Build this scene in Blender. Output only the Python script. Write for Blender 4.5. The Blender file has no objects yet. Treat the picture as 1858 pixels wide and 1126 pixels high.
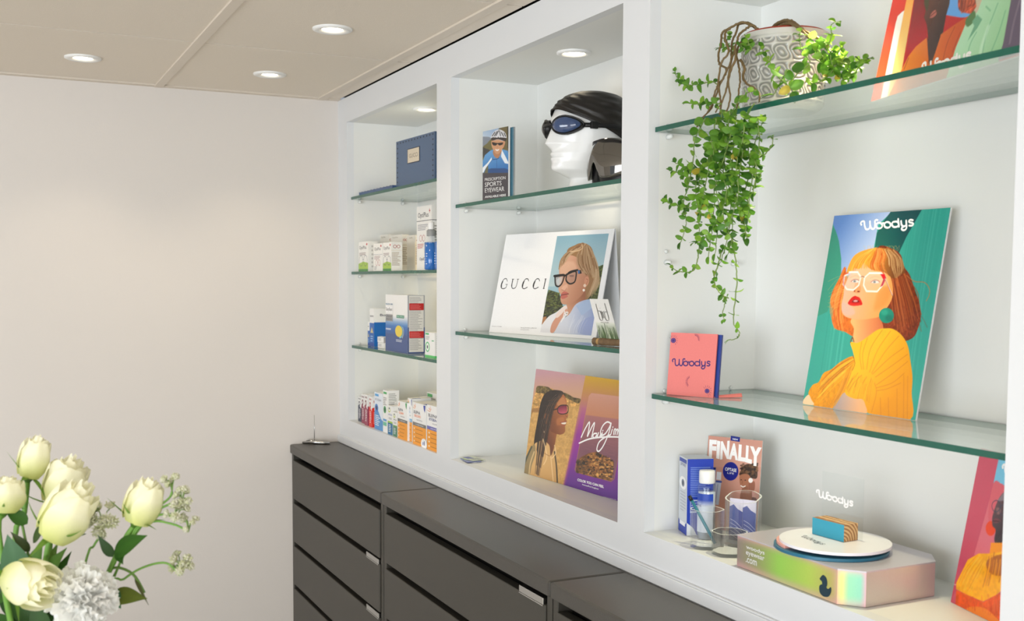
import bpy, math, random
import numpy as np
from mathutils import Vector, Matrix

# ------------------------------------------------------------------ camera, world, exposure
S = bpy.context.scene
S.view_settings.view_transform = 'Standard'
S.view_settings.look = 'None'
S.view_settings.gamma = 1.0
S.view_settings.exposure = -0.33
COL = S.collection
CAM = np.array([3.0979, -0.9402, 1.7932])
FPX, PCY, YAW, PITCH, ROLL = 1989.0226, 644.6088, 0.4511, -0.0663, 0.0048
FW = np.array([-math.cos(YAW)*math.cos(PITCH), math.sin(YAW)*math.cos(PITCH), math.sin(PITCH)])
RT = np.array([math.sin(YAW), math.cos(YAW), 0.0])
UP = np.cross(RT, FW)
RT, UP = math.cos(ROLL)*RT+math.sin(ROLL)*UP, -math.sin(ROLL)*RT+math.cos(ROLL)*UP
cd = bpy.data.cameras.new('camera')
cam = bpy.data.objects.new('camera', cd)
COL.objects.link(cam)
cam.matrix_world = Matrix(((RT[0], UP[0], -FW[0], CAM[0]), (RT[1], UP[1], -FW[1], CAM[1]), (RT[2], UP[2], -FW[2], CAM[2]), (0, 0, 0, 1)))
cd.sensor_fit = 'HORIZONTAL'
cd.sensor_width = 36.0
cd.lens = FPX/1858*36.0
cd.shift_y = (PCY-563)/1858
cd.clip_start = 0.02
cd.dof.use_dof = True
cd.dof.focus_distance = 2.0
cd.dof.aperture_fstop = 11.0
S.camera = cam

W = bpy.data.worlds.new('daylight'); S.world = W; W.use_nodes = True
W.node_tree.nodes['Background'].inputs['Color'].default_value = (0.80, 0.88, 1.0, 1)
W.node_tree.nodes['Background'].inputs['Strength'].default_value = 0.5

def area(name, loc, target, sx, sy, power, col):
    l = bpy.data.lights.new(name, 'AREA'); l.shape = 'RECTANGLE'; l.size = sx; l.size_y = sy
    l.energy = power; l.color = col
    o = bpy.data.objects.new(name, l); COL.objects.link(o); o.location = loc
    o.rotation_euler = (Vector(target)-Vector(loc)).to_track_quat('-Z', 'Y').to_euler()
    return o
area('shop_window_daylight', (6.1, -2.2, 1.45), (0, -1.6, 1.3), 2.6, 1.7, 90, (0.95, 0.98, 1.0))
area('street_window_daylight', (3.9, -4.4, 1.5), (1.9, 0, 1.6), 2.6, 1.7, 150, (0.88, 0.94, 1.0))

# pixel of the photo -> point on a real plane (axis 0,1,2 = x,y,z)
def ray(px, py): return FW + RT*((px-929)/FPX) - UP*((py-PCY)/FPX)
def hit(px, py, ax, val):
    d = ray(px, py); return CAM + d*((val-CAM[ax])/d[ax])
def far(px, py, dist): return CAM + ray(px, py)*dist

# measured room heights
ZT, ZB = 2.2419, 1.398                       # opening top / sill of the alcoves
ZS = {'11': 2.0325, '12': 1.822, '13': 1.6129, '21': 1.9647, '22': 1.6843, '31': 2.0352, '32': 1.6191}
ZC, DC = 2.3142, 0.2132                      # ceiling, alcove depth
BAYS = [(0.083, 0.760), (0.843, 1.5607), (1.6403, 2.3167), (2.3967, 3.08)]
CF = -0.1476                                 # cabinet front

# ------------------------------------------------------------------ helpers
def lin(c, a=1.0):
    r = []
    for x in c:
        x = x/255.0
        r.append(x/12.92 if x <= 0.04045 else ((x+0.055)/1.055)**2.4)
    return (r[0], r[1], r[2], a)

def mat(name, rgb, rough=0.5, metal=0.0, var=0.04, scale=40, bump=0.0, bscale=300, coat=0.0, spec=0.5, sub=0.0):
    m = bpy.data.materials.new(name); m.use_nodes = True
    nt = m.node_tree; b = nt.nodes['Principled BSDF']
    b.inputs['Roughness'].default_value = rough; b.inputs['Metallic'].default_value = metal
    b.inputs['Coat Weight'].default_value = coat
    b.inputs['Specular IOR Level'].default_value = spec
    tc = nt.nodes.new('ShaderNodeTexCoord'); n = nt.nodes.new('ShaderNodeTexNoise')
    n.inputs['Scale'].default_value = scale; n.inputs['Detail'].default_value = 3
    nt.links.new(tc.outputs['Object'], n.inputs['Vector'])
    mx = nt.nodes.new('ShaderNodeMix'); mx.data_type = 'RGBA'
    c = lin(rgb)
    mx.inputs[6].default_value = tuple(max(0, v*(1-var)) for v in c[:3])+(1,)
    mx.inputs[7].default_value = tuple(min(1, v*(1+var)) for v in c[:3])+(1,)
    nt.links.new(n.outputs['Fac'], mx.inputs[0]); nt.links.new(mx.outputs[2], b.inputs['Base Color'])
    if bump:
        n2 = nt.nodes.new('ShaderNodeTexNoise'); n2.inputs['Scale'].default_value = bscale
        nt.links.new(tc.outputs['Object'], n2.inputs['Vector'])
        bp = nt.nodes.new('ShaderNodeBump'); bp.inputs['Strength'].default_value = bump; bp.inputs['Distance'].default_value = 0.001
        nt.links.new(n2.outputs['Fac'], bp.inputs['Height']); nt.links.new(bp.outputs['Normal'], b.inputs['Normal'])
    return m

def mat_attr(name, rough=0.4, coat=0.0, trans=0.0, bump=0.0):
    m = bpy.data.materials.new(name); m.use_nodes = True
    nt = m.node_tree; b = nt.nodes['Principled BSDF']
    a = nt.nodes.new('ShaderNodeAttribute'); a.attribute_name = 'Col'
    b.inputs['Roughness'].default_value = rough; b.inputs['Coat Weight'].default_value = coat
    src = a.outputs['Color']
    tc = nt.nodes.new('ShaderNodeTexCoord'); n = nt.nodes.new('ShaderNodeTexNoise'); n.inputs['Scale'].default_value = 500
    nt.links.new(tc.outputs['Object'], n.inputs['Vector'])
    hs = nt.nodes.new('ShaderNodeHueSaturation')
    mr = nt.nodes.new('ShaderNodeMapRange'); mr.inputs['To Min'].default_value = 0.96; mr.inputs['To Max'].default_value = 1.04
    nt.links.new(n.outputs['Fac'], mr.inputs['Value']); nt.links.new(mr.outputs['Result'], hs.inputs['Value'])
    nt.links.new(src, hs.inputs['Color']); nt.links.new(hs.outputs['Color'], b.inputs['Base Color'])
    if trans:
        t = nt.nodes.new('ShaderNodeBsdfTranslucent'); nt.links.new(hs.outputs['Color'], t.inputs['Color'])
        ms = nt.nodes.new('ShaderNodeMixShader'); ms.inputs[0].default_value = trans
        nt.links.new(b.outputs[0], ms.inputs[1]); nt.links.new(t.outputs[0], ms.inputs[2])
        nt.links.new(ms.outputs[0], nt.nodes['Material Output'].inputs['Surface'])
    return m

def mat_clear(name, tint, f0=0.04, rough=0.0, power=5.0, extra=0.0):
    """clear sheet: transparent with a Schlick mirror component; true per surface, from any side"""
    m = bpy.data.materials.new(name); m.use_nodes = True
    nt = m.node_tree; nt.nodes.remove(nt.nodes['Principled BSDF'])
    g = nt.nodes.new('ShaderNodeNewGeometry')
    dp = nt.nodes.new('ShaderNodeVectorMath'); dp.operation = 'DOT_PRODUCT'
    nt.links.new(g.outputs['Normal'], dp.inputs[0]); nt.links.new(g.outputs['Incoming'], dp.inputs[1])
    def mth(op, a, b=None):
        k = nt.nodes.new('ShaderNodeMath'); k.operation = op
        for i, v in enumerate((a, b)):
            if v is None: continue
            if isinstance(v, (int, float)): k.inputs[i].default_value = v
            else: nt.links.new(v, k.inputs[i])
        return k.outputs[0]
    ab = mth('ABSOLUTE', dp.outputs['Value']); om = mth('SUBTRACT', 1.0, ab)
    pw = mth('POWER', om, power); f = mth('ADD', mth('MULTIPLY', pw, 1-f0-extra), f0+extra)
    tr = nt.nodes.new('ShaderNodeBsdfTransparent'); tr.inputs['Color'].default_value = tuple(tint)+(1,)
    gl = nt.nodes.new('ShaderNodeBsdfGlossy'); gl.inputs['Roughness'].default_value = rough
    gl.inputs['Color'].default_value = (0.95, 0.98, 0.96, 1)
    ms = nt.nodes.new('ShaderNodeMixShader'); nt.links.new(f, ms.inputs[0])
    nt.links.new(tr.outputs[0], ms.inputs[1]); nt.links.new(gl.outputs[0], ms.inputs[2])
    nt.links.new(ms.outputs[0], nt.nodes['Material Output'].inputs['Surface'])
    return m

def mat_glass(name, col, rough=0.0, ior=1.49):
    m = bpy.data.materials.new(name); m.use_nodes = True
    b = m.node_tree.nodes['Principled BSDF']
    b.inputs['Base Color'].default_value = tuple(col)+(1,); b.inputs['Roughness'].default_value = rough
    b.inputs['Transmission Weight'].default_value = 1.0; b.inputs['IOR'].default_value = ior
    return m

def mat_emit(name, col, st):
    m = bpy.data.materials.new(name); m.use_nodes = True
    b = m.node_tree.nodes['Principled BSDF']
    b.inputs['Base Color'].default_value = (0.9, 0.9, 0.85, 1)
    b.inputs['Emission Color'].default_value = tuple(col)+(1,); b.inputs['Emission Strength'].default_value = st
    return m

def world_of(o):
    w = Vector(o.location)
    while o.parent: o = o.parent; w += o.location
    return w

class MB:
    """collects shapes and links them as ONE mesh object"""
    def __init__(s): s.v = []; s.f = []; s.mi = []; s.c = []; s.sm = []
    def add(s, verts, faces, col=(1, 1, 1, 1), mi=0, smooth=False):
        b = len(s.v); s.v += [tuple(map(float, p)) for p in verts]
        if len(col) == len(verts) and not isinstance(col[0], (int, float, np.floating)): s.c += [tuple(c) for c in col]
        else: s.c += [tuple(col)]*len(verts)
        for f in faces: s.f.append([b+i for i in f]); s.mi.append(mi); s.sm.append(smooth)
        return s
    def box(s, lo, hi, col=(1, 1, 1, 1), mi=0):
        x0, y0, z0 = lo; x1, y1, z1 = hi
        v = [(x0, y0, z0), (x1, y0, z0), (x1, y1, z0), (x0, y1, z0), (x0, y0, z1), (x1, y0, z1), (x1, y1, z1), (x0, y1, z1)]
        return s.add(v, [(0, 3, 2, 1), (4, 5, 6, 7), (0, 1, 5, 4), (1, 2, 6, 5), (2, 3, 7, 6), (3, 0, 4, 7)], col, mi)
    def prism(s, pts, z0, z1, col=(1, 1, 1, 1), mi=0, mi_side=None, smooth=False):
        n = len(pts); v = [(x, y, z0) for x, y in pts]+[(x, y, z1) for x, y in pts]
        s.add(v, [tuple(range(n))[::-1], tuple(range(n, 2*n))], col, mi)
        s.add(v, [(i, (i+1) % n, n+(i+1) % n, n+i) for i in range(n)], col, mi if mi_side is None else mi_side, smooth)
        return s
    def tube(s, pts, r, col=(1, 1, 1, 1), mi=0, n=8, cap=True):
        pts = [np.array(p, float) for p in pts]; m = len(pts)
        if isinstance(r, (int, float)): r = [r]*m
        V = []; F = []; ref = np.array([0.3, 0.5, 0.81])
        for i, p in enumerate(pts):
            t = pts[min(i+1, m-1)]-pts[max(i-1, 0)]; t = t/(np.linalg.norm(t)+1e-12)
            a = np.cross(t, ref)
            if np.linalg.norm(a) < 0.1: a = np.cross(t, np.array([1.0, 0, 0]))
            a /= np.linalg.norm(a); b = np.cross(t, a); ref = np.cross(a, t)*1.0 if False else ref
            for k in range(n):
                w = 2*math.pi*k/n; V.append(p+(a*math.cos(w)+b*math.sin(w))*r[i])
        for i in range(m-1):
            for k in range(n): F.append((i*n+k, i*n+(k+1) % n, (i+1)*n+(k+1) % n, (i+1)*n+k))
        if cap: F.append(tuple(range(n))[::-1]); F.append(tuple((m-1)*n+k for k in range(n)))
        return s.add(V, F, col, mi, True)
    def lathe(s, prof, cx=0, cy=0, n=40, col=(1, 1, 1, 1), mi=0, smooth=True, capb=False, capt=False):
        V = []; F = []; m = len(prof)
        for r, z in prof:
            for k in range(n):
                w = 2*math.pi*k/n; V.append((cx+r*math.cos(w), cy+r*math.sin(w), z))
        for i in range(m-1):
            for k in range(n): F.append((i*n+k, i*n+(k+1) % n, (i+1)*n+(k+1) % n, (i+1)*n+k))
        if capb: F.append(tuple(range(n))[::-1])
        if capt: F.append(tuple((m-1)*n+k for k in range(n)))
        return s.add(V, F, col, mi, smooth)
    def grid(s, fn, nu, nv, col=(1, 1, 1, 1), mi=0, smooth=True, wrapu=False):
        V = []; C = []
        for j in range(nv+1):
            for i in range(nu+(0 if wrapu else 1)):
                V.append(fn(i/nu, j/nv))
                if callable(col): C.append(col(i/nu, j/nv))
        w = nu if wrapu else nu+1
        F = [(j*w+i, j*w+(i+1) % w, (j+1)*w+(i+1) % w, (j+1)*w+i) for j in range(nv) for i in range(nu)]
        return s.add(V, F, C if callable(col) else col, mi, smooth)
    def build(s, name, mats, parent=None, loc=(0, 0, 0), bevel=0, xf=None, seg=2):
        if xf is not None: s.v = [tuple(xf @ Vector(p)) for p in s.v]
        me = bpy.data.meshes.new(name)
        L = Vector(loc)
        me.from_pydata([(a-L.x, b-L.y, c-L.z) for a, b, c in s.v], [], s.f)
        if not isinstance(mats, (list, tuple)): mats = [mats]
        for m in mats: me.materials.append(m)
        me.polygons.foreach_set('material_index', s.mi)
        me.polygons.foreach_set('use_smooth', s.sm)
        at = me.attributes.new('Col', 'FLOAT_COLOR', 'POINT')
        at.data.foreach_set('color', np.array(s.c, dtype=np.float32).ravel())
        me.update()
        o = bpy.data.objects.new(name, me); COL.objects.link(o); o.location = loc
        if parent is not None:
            o.parent = parent
            o.location = Vector(loc)-world_of(parent)
        if bevel:
            bv = o.modifiers.new('bevel', 'BEVEL'); bv.width = bevel; bv.segments = seg; bv.limit_method = 'ANGLE'; bv.angle_limit = math.radians(40)
            bv.harden_normals = False
        return o

def tag(o, label=None, cat=None, group=None, kind=None):
    for k, v in (('label', label), ('category', cat), ('group', group), ('kind', kind)):
        if v: o[k] = v
    return o
def thing(name, loc, label, cat, group=None):
    o = bpy.data.objects.new(name, None); COL.objects.link(o); o.location = loc; o.empty_display_size = 0.02
    return tag(o, label, cat, group)

def smooth_poly(pts, closed=True, k=6):
    P = [np.array(p, float) for p in pts]; n = len(P); out = []
    rng = range(n) if closed else range(n-1)
    for i in rng:
        if closed: a, b, c, d = P[(i-1) % n], P[i], P[(i+1) % n], P[(i+2) % n]
        else: a, b, c, d = P[max(i-1, 0)], P[i], P[i+1], P[min(i+2, n-1)]
        for j in range(k):
            t = j/k
            out.append(0.5*((2*b)+(-a+c)*t+(2*a-5*b+4*c-d)*t*t+(-a+3*b-3*c+d)*t**3))
    if not closed: out.append(P[-1])
    return np.array(out)

_tc = {}
def text_geo(st, bold=0.0):
    """flat letter shapes of a string, normalised to width 1; returns verts, faces, height"""
    key = (st, bold)
    if key in _tc: return _tc[key]
    cu = bpy.data.curves.new('t', 'FONT'); cu.body = st; cu.size = 1; cu.resolution_u = 3; cu.offset = bold
    o = bpy.data.objects.new('t', cu); COL.objects.link(o)
    dg = bpy.context.evaluated_depsgraph_get(); me = bpy.data.meshes.new_from_object(o.evaluated_get(dg))
    v = np.array([tuple(p.co)[:2] for p in me.vertices]); f = [tuple(p.vertices) for p in me.polygons]
    bpy.data.objects.remove(o); bpy.data.meshes.remove(me); bpy.data.curves.remove(cu)
    v -= v.min(0); s = v.max(0); v = v/s
    _tc[key] = (v, f, s[1]/s[0]); return _tc[key]

WOODYS = [[(232,490),(226,470),(240,453),(263,455),(264,500),(272,538),(292,545),(312,530),(320,495),(322,458)],
          [(320,495),(328,535),(348,546),(364,530),(371,490),(373,460),(386,449),(400,454)],
          [(565,487),(548,490),(538,504),(538,526),(550,542),(568,545),(588,540),(600,524),(598,503),(586,489),(565,487)],
          [(601,462),(601,545)], [(627,486),(627,522),(636,540),(652,545),(668,536),(674,515),(675,486)],
          [(674,500),(672,555),(660,580),(640,587),(624,574),(630,556),(650,548)],
          [(738,490),(718,482),(702,492),(706,508),(728,517),(737,530),(724,545),(698,542)]]
for _cx in (410, 492):
    WOODYS.append([(_cx+31*math.cos(a), 515+31*math.sin(a)) for a in np.linspace(0, 2*math.pi, 13)])
WOODYS.append([(437,500),(452,492),(466,500)])
WOODYS = [[((x-222)/518, (590-y)/518) for x, y in p] for p in WOODYS]     # unit width

class Panel:
    """flat printed face: origin O, width axis e, height axis v, normal n; s,t are metres on the face"""
    def __init__(p, mb, O, e, v, Wd, H, mi=0):
        p.mb = mb; p.O = np.array(O, float); p.e = np.array(e, float); p.v = np.array(v, float)
        p.e /= np.linalg.norm(p.e); p.v /= np.linalg.norm(p.v); p.n = np.cross(p.e, p.v); p.W = Wd; p.H = H; p.mi = mi; p.k = 0.0001
    def P(p, s, t, k=0.0): return p.O+p.e*s+p.v*t+p.n*k
    def px(p, x, y):
        d = ray(x, y); q = CAM+d*(np.dot(p.O-CAM, p.n)/np.dot(d, p.n)); q = q-p.O
        return float(q@p.e), float(q@p.v)
    def lift(p): p.k += 0.000022; return p.k
    def poly(p, pts, col, sm=False):                   # pts in metres, convex or simple
        if sm: pts = smooth_poly(pts)
        k = p.lift(); p.mb.add([p.P(s, t, k) for s, t in pts], [tuple(range(len(pts)))], lin(col), p.mi)
    def rect(p, s0, t0, s1, t1, col): p.poly([(s0*p.W, t0*p.H), (s1*p.W, t0*p.H), (s1*p.W, t1*p.H), (s0*p.W, t1*p.H)], col)
    def ell(p, cs, ct, rs, rt, col, n=24):
        p.poly([(cs*p.W+rs*p.W*math.cos(2*math.pi*i/n), ct*p.H+rt*p.H*math.sin(2*math.pi*i/n)) for i in range(n)], col)
    def line(p, pts, w, col, sm=True, closed=False):
        if sm and len(pts) > 2: pts = smooth_poly(pts, closed, 5)
        pts = [np.array(q, float) for q in pts]; k = p.lift(); V = []; F = []
        L = []
        for i, q in enumerate(pts):
            t = pts[min(i+1, len(pts)-1)]-pts[max(i-1, 0)]; t = t/(np.linalg.norm(t)+1e-9); nn = np.array([-t[1], t[0]])*w/2
            L += [q+nn, q-nn]
        V = [p.P(a[0], a[1], k+3e-6*(j//2)/max(1, len(L)/12)) for j, a in enumerate(L)]
        F = [(2*i, 2*i+1, 2*i+3, 2*i+2) for i in range(len(pts)-1)]
        p.mb.add(V, F, lin(col), p.mi)
        for q in (pts[0], pts[-1]):
            p.mb.add([p.P(q[0]+w/2*math.cos(a), q[1]+w/2*math.sin(a), k+0.00002) for a in np.linspace(0, 2*math.pi, 9)[:-1]], [tuple(range(8))], lin(col), p.mi)
    def quadmap(p, BL, BR, TL):
        BL, BR, TL = map(np.array, (BL, BR, TL)); return lambda u, v: BL+(BR-BL)*u+(TL-BL)*v
    def text(p, st, BL, BR, TL, col, bold=0.0):        # corners in metres on the face
        v, f, h = text_geo(st, bold); g = p.quadmap(BL, BR, TL); k = p.lift()
        p.mb.add([p.P(*g(a, b), k) for a, b in v], f, lin(col), p.mi)
    def textr(p, st, s0, t0, s1, t1, col, bold=0.0):   # fractions of the face
        p.text(st, (s0*p.W, t0*p.H), (s1*p.W, t0*p.H), (s0*p.W, t1*p.H), col, bold)
    def textpx(p, st, BL, BR, TL, col, bold=0.0): p.text(st, p.px(*BL), p.px(*BR), p.px(*TL), col, bold)
    def woodys(p, BL, BR, TL, w, col):                 # TL = top of the W, same units
        g = p.quadmap(BL, BR, TL); 
        for pl in WOODYS: p.line([g(a, b/0.27) for a, b in pl], w, col)
    def lines(p, s0, t0, s1, t1, n, col, seed=0, fill=0.45):      # small print
        R = random.Random(seed)
        for i in range(n):
            tt = t1-(t1-t0)*(i+0.5)/n; hh = (t1-t0)/n*fill/2; e = s0+(s1-s0)*R.uniform(0.6, 1)
            p.rect(s0, tt-hh, e, tt+hh, col)

def noise2(h, w, cell, seed):
    r = np.random.RandomState(seed); gh, gw = max(2, int(h/cell)+2), max(2, int(w/cell)+2)
    g = r.rand(gh, gw); y = np.linspace(0, gh-1.001, h); x = np.linspace(0, gw-1.001, w)
    yi = y.astype(int); xi = x.astype(int); fy = (y-yi)[:, None]; fx = (x-xi)[None]
    fy = fy*fy*(3-2*fy); fx = fx*fx*(3-2*fx)
    a = g[yi][:, xi]; b = g[yi][:, xi+1]; c = g[yi+1][:, xi]; d = g[yi+1][:, xi+1]
    return (a*(1-fx)+b*fx)*(1-fy)+(c*(1-fx)+d*fx)*fy

class Art:
    """a printed picture, painted point by point on a fine grid of the panel (s0..s1, t0..t1 in metres)"""
    def __init__(a, pan, s0, t0, s1, t1, nx, ny, conv, base):
        a.p = pan; a.r = (s0, t0, s1, t1); a.nx = nx; a.ny = ny; a.cv = conv
        a.A = np.zeros((ny+1, nx+1, 3)); a.A[:] = base
        a.gx, a.gy = np.meshgrid(np.arange(nx+1), np.arange(ny+1))
        a.R = random.Random(5)
        q = a.g([(300, 300), (300, 400), (400, 300)])
        a.sc = math.sqrt(abs(np.cross(q[1]-q[0], q[2]-q[0])))/100      # grid steps per crop unit
    def g(a, pts):                                     # crop coordinates -> grid coordinates
        s0, t0, s1, t1 = a.r; o = []
        for x, y in pts:
            s, t = a.p.px(*a.cv(x, y)); o.append(((s-s0)/(s1-s0)*a.nx, (t-t0)/(t1-t0)*a.ny))
        return np.array(o)
    def _d(a, G, closed, pad):
        x0, y0 = np.floor(G.min(0)-pad).astype(int); x1, y1 = np.ceil(G.max(0)+pad).astype(int)
        x0, y0 = max(x0, 0), max(y0, 0); x1, y1 = min(x1, a.nx), min(y1, a.ny)
        if x1 < x0 or y1 < y0: return None
        X = a.gx[y0:y1+1, x0:x1+1].astype(float); Y = a.gy[y0:y1+1, x0:x1+1].astype(float)
        D = np.full(X.shape, 1e9); ins = np.zeros(X.shape, bool); n = len(G)
        for i in range(n if closed else n-1):
            p, q = G[i], G[(i+1) % n]; d = q-p; L = d@d+1e-12
            t = np.clip(((X-p[0])*d[0]+(Y-p[1])*d[1])/L, 0, 1)
            D = np.minimum(D, (X-p[0]-t*d[0])**2+(Y-p[1]-t*d[1])**2)
            if closed:
                c = ((p[1] > Y) != (q[1] > Y)); 
                if abs(d[1]) > 1e-12: ins ^= c & (X < d[0]*(Y-p[1])/d[1]+p[0])
        return (y0, y1, x0, x1), np.sqrt(D), ins, X, Y
    def _mix(a, box, al, col):
        y0, y1, x0, x1 = box; sub = a.A[y0:y1+1, x0:x1+1]; a.A[y0:y1+1, x0:x1+1] = sub*(1-al[..., None])+np.array(col, float)*al[..., None]
    def fill(a, pts, col, soft=1.0, sm=True, op=1.0, col2=None, ax=None, tex=0):
        if sm: pts = smooth_poly(pts, True, 5)
        G = a.g(pts); r = a._d(G, True, soft+1)
        if r is None: return
        soft = max(soft*a.sc, 0.9); box, D, ins, X, Y = r; sd = np.where(ins, D, -D); al = np.clip(0.5+sd/soft, 0, 1)*op
        c = np.array(col, float)*np.ones(X.shape+(3,))
        if col2 is not None:                            # gradient between two crop points
            g = a.g(ax); d = g[1]-g[0]; t = np.clip(((X-g[0][0])*d[0]+(Y-g[0][1])*d[1])/(d@d), 0, 1)[..., None]
            c = c*(1-t)+np.array(col2, float)*t
        if tex:
            nn = noise2(X.shape[0], X.shape[1], 3, 3)+noise2(X.shape[0], X.shape[1], 8, 4); c = c*(1+tex*(nn[..., None]-1))
        a._mix(box, al, c)
    def line(a, pts, w, col, op=1.0, soft=1.0, sm=True):
        if sm and len(pts) > 2: pts = smooth_poly(pts, False, 5)
        w = max(w*a.sc, 0.6); soft = max(soft*a.sc, 0.9); G = a.g(pts); r = a._d(G, False, w+soft+1)
        if r is None: return
        box, D, ins, X, Y = r; a._mix(box, np.clip((w/2-D)/soft+0.5, 0, 1)*op, col)
    def ell(a, c, rx, ry, col, **k):
        a.fill([(c[0]+rx*math.cos(t), c[1]+ry*math.sin(t)) for t in np.linspace(0, 2*math.pi, 15)[:-1]], col, **k)
    def hair(a, A, B, n, cols, w=1.2, op=0.6, jit=4):   # strands between two guide curves
        A = smooth_poly(A, False, 4); B = smooth_poly(B, False, 4)
        m = min(len(A), len(B)); A = A[np.linspace(0, len(A)-1, m).astype(int)]; B = B[np.linspace(0, len(B)-1, m).astype(int)]
        for i in range(n):
            t = a.R.random(); k0 = a.R.randint(0, m//3); k1 = a.R.randint(2*m//3, m)
            pl = A*(1-t)+B*t+np.array([a.R.uniform(-jit, jit), a.R.uniform(-jit, jit)])
            if k1-k0 < 2: continue
            a.line(pl[k0:k1], a.R.uniform(0.6, 1.4)*w, a.R.choice(cols), op, sm=False)
    def done(a):
        s0, t0, s1, t1 = a.r; k = a.p.lift()
        X = s0+(s1-s0)*a.gx/a.nx; Y = t0+(t1-t0)*a.gy/a.ny
        V = a.p.O+X[..., None]*a.p.e+Y[..., None]*a.p.v+a.p.n*k
        c = np.clip(a.A, 0, 255)/255; c = np.where(c <= 0.04045, c/12.92, ((c+0.055)/1.055)**2.4)
        c = np.concatenate([c, np.ones(c.shape[:2]+(1,))], 2)
        w = a.nx+1; i = (a.gy[:-1, :-1]*w+a.gx[:-1, :-1]).ravel()
        F = np.stack([i, i+1, i+w+1, i+w], 1)
        a.p.mb.add(V.reshape(-1, 3).tolist(), F.tolist(), c.reshape(-1, 4).tolist(), a.p.mi)

def crop(ox, oy, s): return lambda x, y: (ox+x/s, oy+y/s)

# ------------------------------------------------------------------ materials
M = {}
M['paint'] = mat('white_wall_paint', (226, 228, 230), 0.45, var=0.012, scale=3, bump=0.12, bscale=160)
M['alcove'] = mat('white_alcove_paint', (233, 234, 231), 0.42, var=0.012, scale=4, bump=0.08, bscale=200)
M['wall'] = mat('warm_white_emulsion', (220, 214, 208), 0.7, var=0.015, scale=2, bump=0.2, bscale=220)
M['tile'] = mat('mineral_ceiling_tile', (232, 222, 208), 0.9, var=0.03, scale=200, bump=0.5, bscale=600)
M['bar'] = mat('ceiling_bar_enamel', (222, 211, 196), 0.5, var=0.02)
M['gap'] = mat('shadow_gap_dark', (90, 84, 76), 0.9)
M['floor'] = mat('oak_laminate', (212, 206, 196), 0.4, var=0.12, scale=6)
M['steel'] = mat('grey_powder_coated_steel', (61, 58, 51), 0.42, metal=0.15, var=0.05, scale=25, bump=0.25, bscale=900)
M['steel_top'] = mat('grey_steel_top', (70, 67, 62), 0.36, metal=0.15, var=0.09, scale=9, bump=0.25, bscale=700)
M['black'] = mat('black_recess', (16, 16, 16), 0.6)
M['white_pl'] = mat('white_plastic', (238, 238, 236), 0.3)
M['chrome'] = mat('brushed_chrome', (190, 190, 188), 0.2, metal=1.0, var=0.02)
M['print'] = mat_attr('printed_card', 0.38)
M['gloss'] = mat_attr('glossy_printed_board', 0.22, coat=0.15)
M['cloth'] = mat_attr('printed_cloth', 0.85)
M['glass_face'] = mat_clear('shelf_glass_face', (0.965, 0.985, 0.972), 0.035)
M['glass_edge'] = mat('green_glass_edge', (26, 92, 76), 0.15, var=0.15, scale=60)
M['peg'] = mat('shelf_peg_and_painted_glint', (225, 228, 226), 0.15)
M['lamp'] = mat_emit('lit_lamp_face', (1.0, 0.86, 0.62), 14)
M['leaf'] = mat_attr('plant_leaf', 0.4, trans=0.42)
M['petal'] = mat_attr('rose_petal', 0.5, trans=0.45)
M['stem'] = mat_attr('plant_stem', 0.6)
M['poly'] = mat('white_glazed_head', (236, 236, 234), 0.3, coat=0.2)
M['cap'] = mat('black_swim_cap_fabric', (30, 26, 22), 0.42, var=0.25, scale=30, bump=0.3, bscale=900)
M['rubber'] = mat('black_rubber', (18, 18, 20), 0.4)
M['acrylic'] = mat_clear('clear_acrylic', (0.993, 0.995, 0.995), 0.05, 0.02, 4.0)
M['clear'] = mat_clear('clear_plastic', (0.97, 0.98, 0.98), 0.04)

# ------------------------------------------------------------------ room
def struct(name, mb, m, bevel=0, **k): return tag(mb.build(name, m, bevel=bevel, **k), kind='structure')
struct('floor', MB().box((-0.1, -4.6, -0.05), (6.4, 0.75, 0)), M['floor'])
struct('wall_back', MB().box((-0.12, -4.6, 0), (0, 0.75, ZC)), M['wall'])
b = MB()
b.box((-0.12, DC+0.03, 0), (6.4, DC+0.15, ZC+0.2))
struct('wall_right', b, M['wall'])
b = MB()                                       # window wall, far behind the camera
for lo, hi in (((6.28, -4.6, 0), (6.4, 0.75, 0.6)), ((6.28, -4.6, 2.2), (6.4, 0.75, ZC)), ((6.28, -4.6, 0.6), (6.4, -3.55, 2.2)), ((6.28, -0.85, 0.6), (6.4, 0.75, 2.2))): b.box(lo, hi)
struct('wall_front', b, M['wall'])
b = MB()
for y0 in (-3.55, -2.23, -0.91): b.box((6.27, y0, 0.6), (6.33, y0+0.06, 2.2))
b.box((6.27, -3.55, 0.6), (6.33, -0.85, 0.66)); b.box((6.27, -3.55, 2.14), (6.33, -0.85, 2.2))
struct('window_1', b, M['white_pl'])
b = MB()                                       # street wall opposite the shelves, glazed
for lo, hi in (((-0.12, -4.72, 0), (6.4, -4.6, 0.6)), ((-0.12, -4.72, 2.35), (6.4, -4.6, 2.4)), ((-0.12, -4.72, 0.6), (1.5, -4.6, 2.35)), ((5.1, -4.72, 0.6), (6.4, -4.6, 2.35))): b.box(lo, hi)
struct('wall_left', b, M['wall'])
b = MB()
for x0 in (1.5, 2.67, 3.87, 5.04): b.box((x0, -4.68, 0.6), (x0+0.06, -4.62, 2.35))
b.box((1.5, -4.68, 0.6), (5.1, -4.62, 0.66)); b.box((1.5, -4.68, 2.29), (5.1, -4.62, 2.35))
struct('window_2', b, M['white_pl'])

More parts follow.
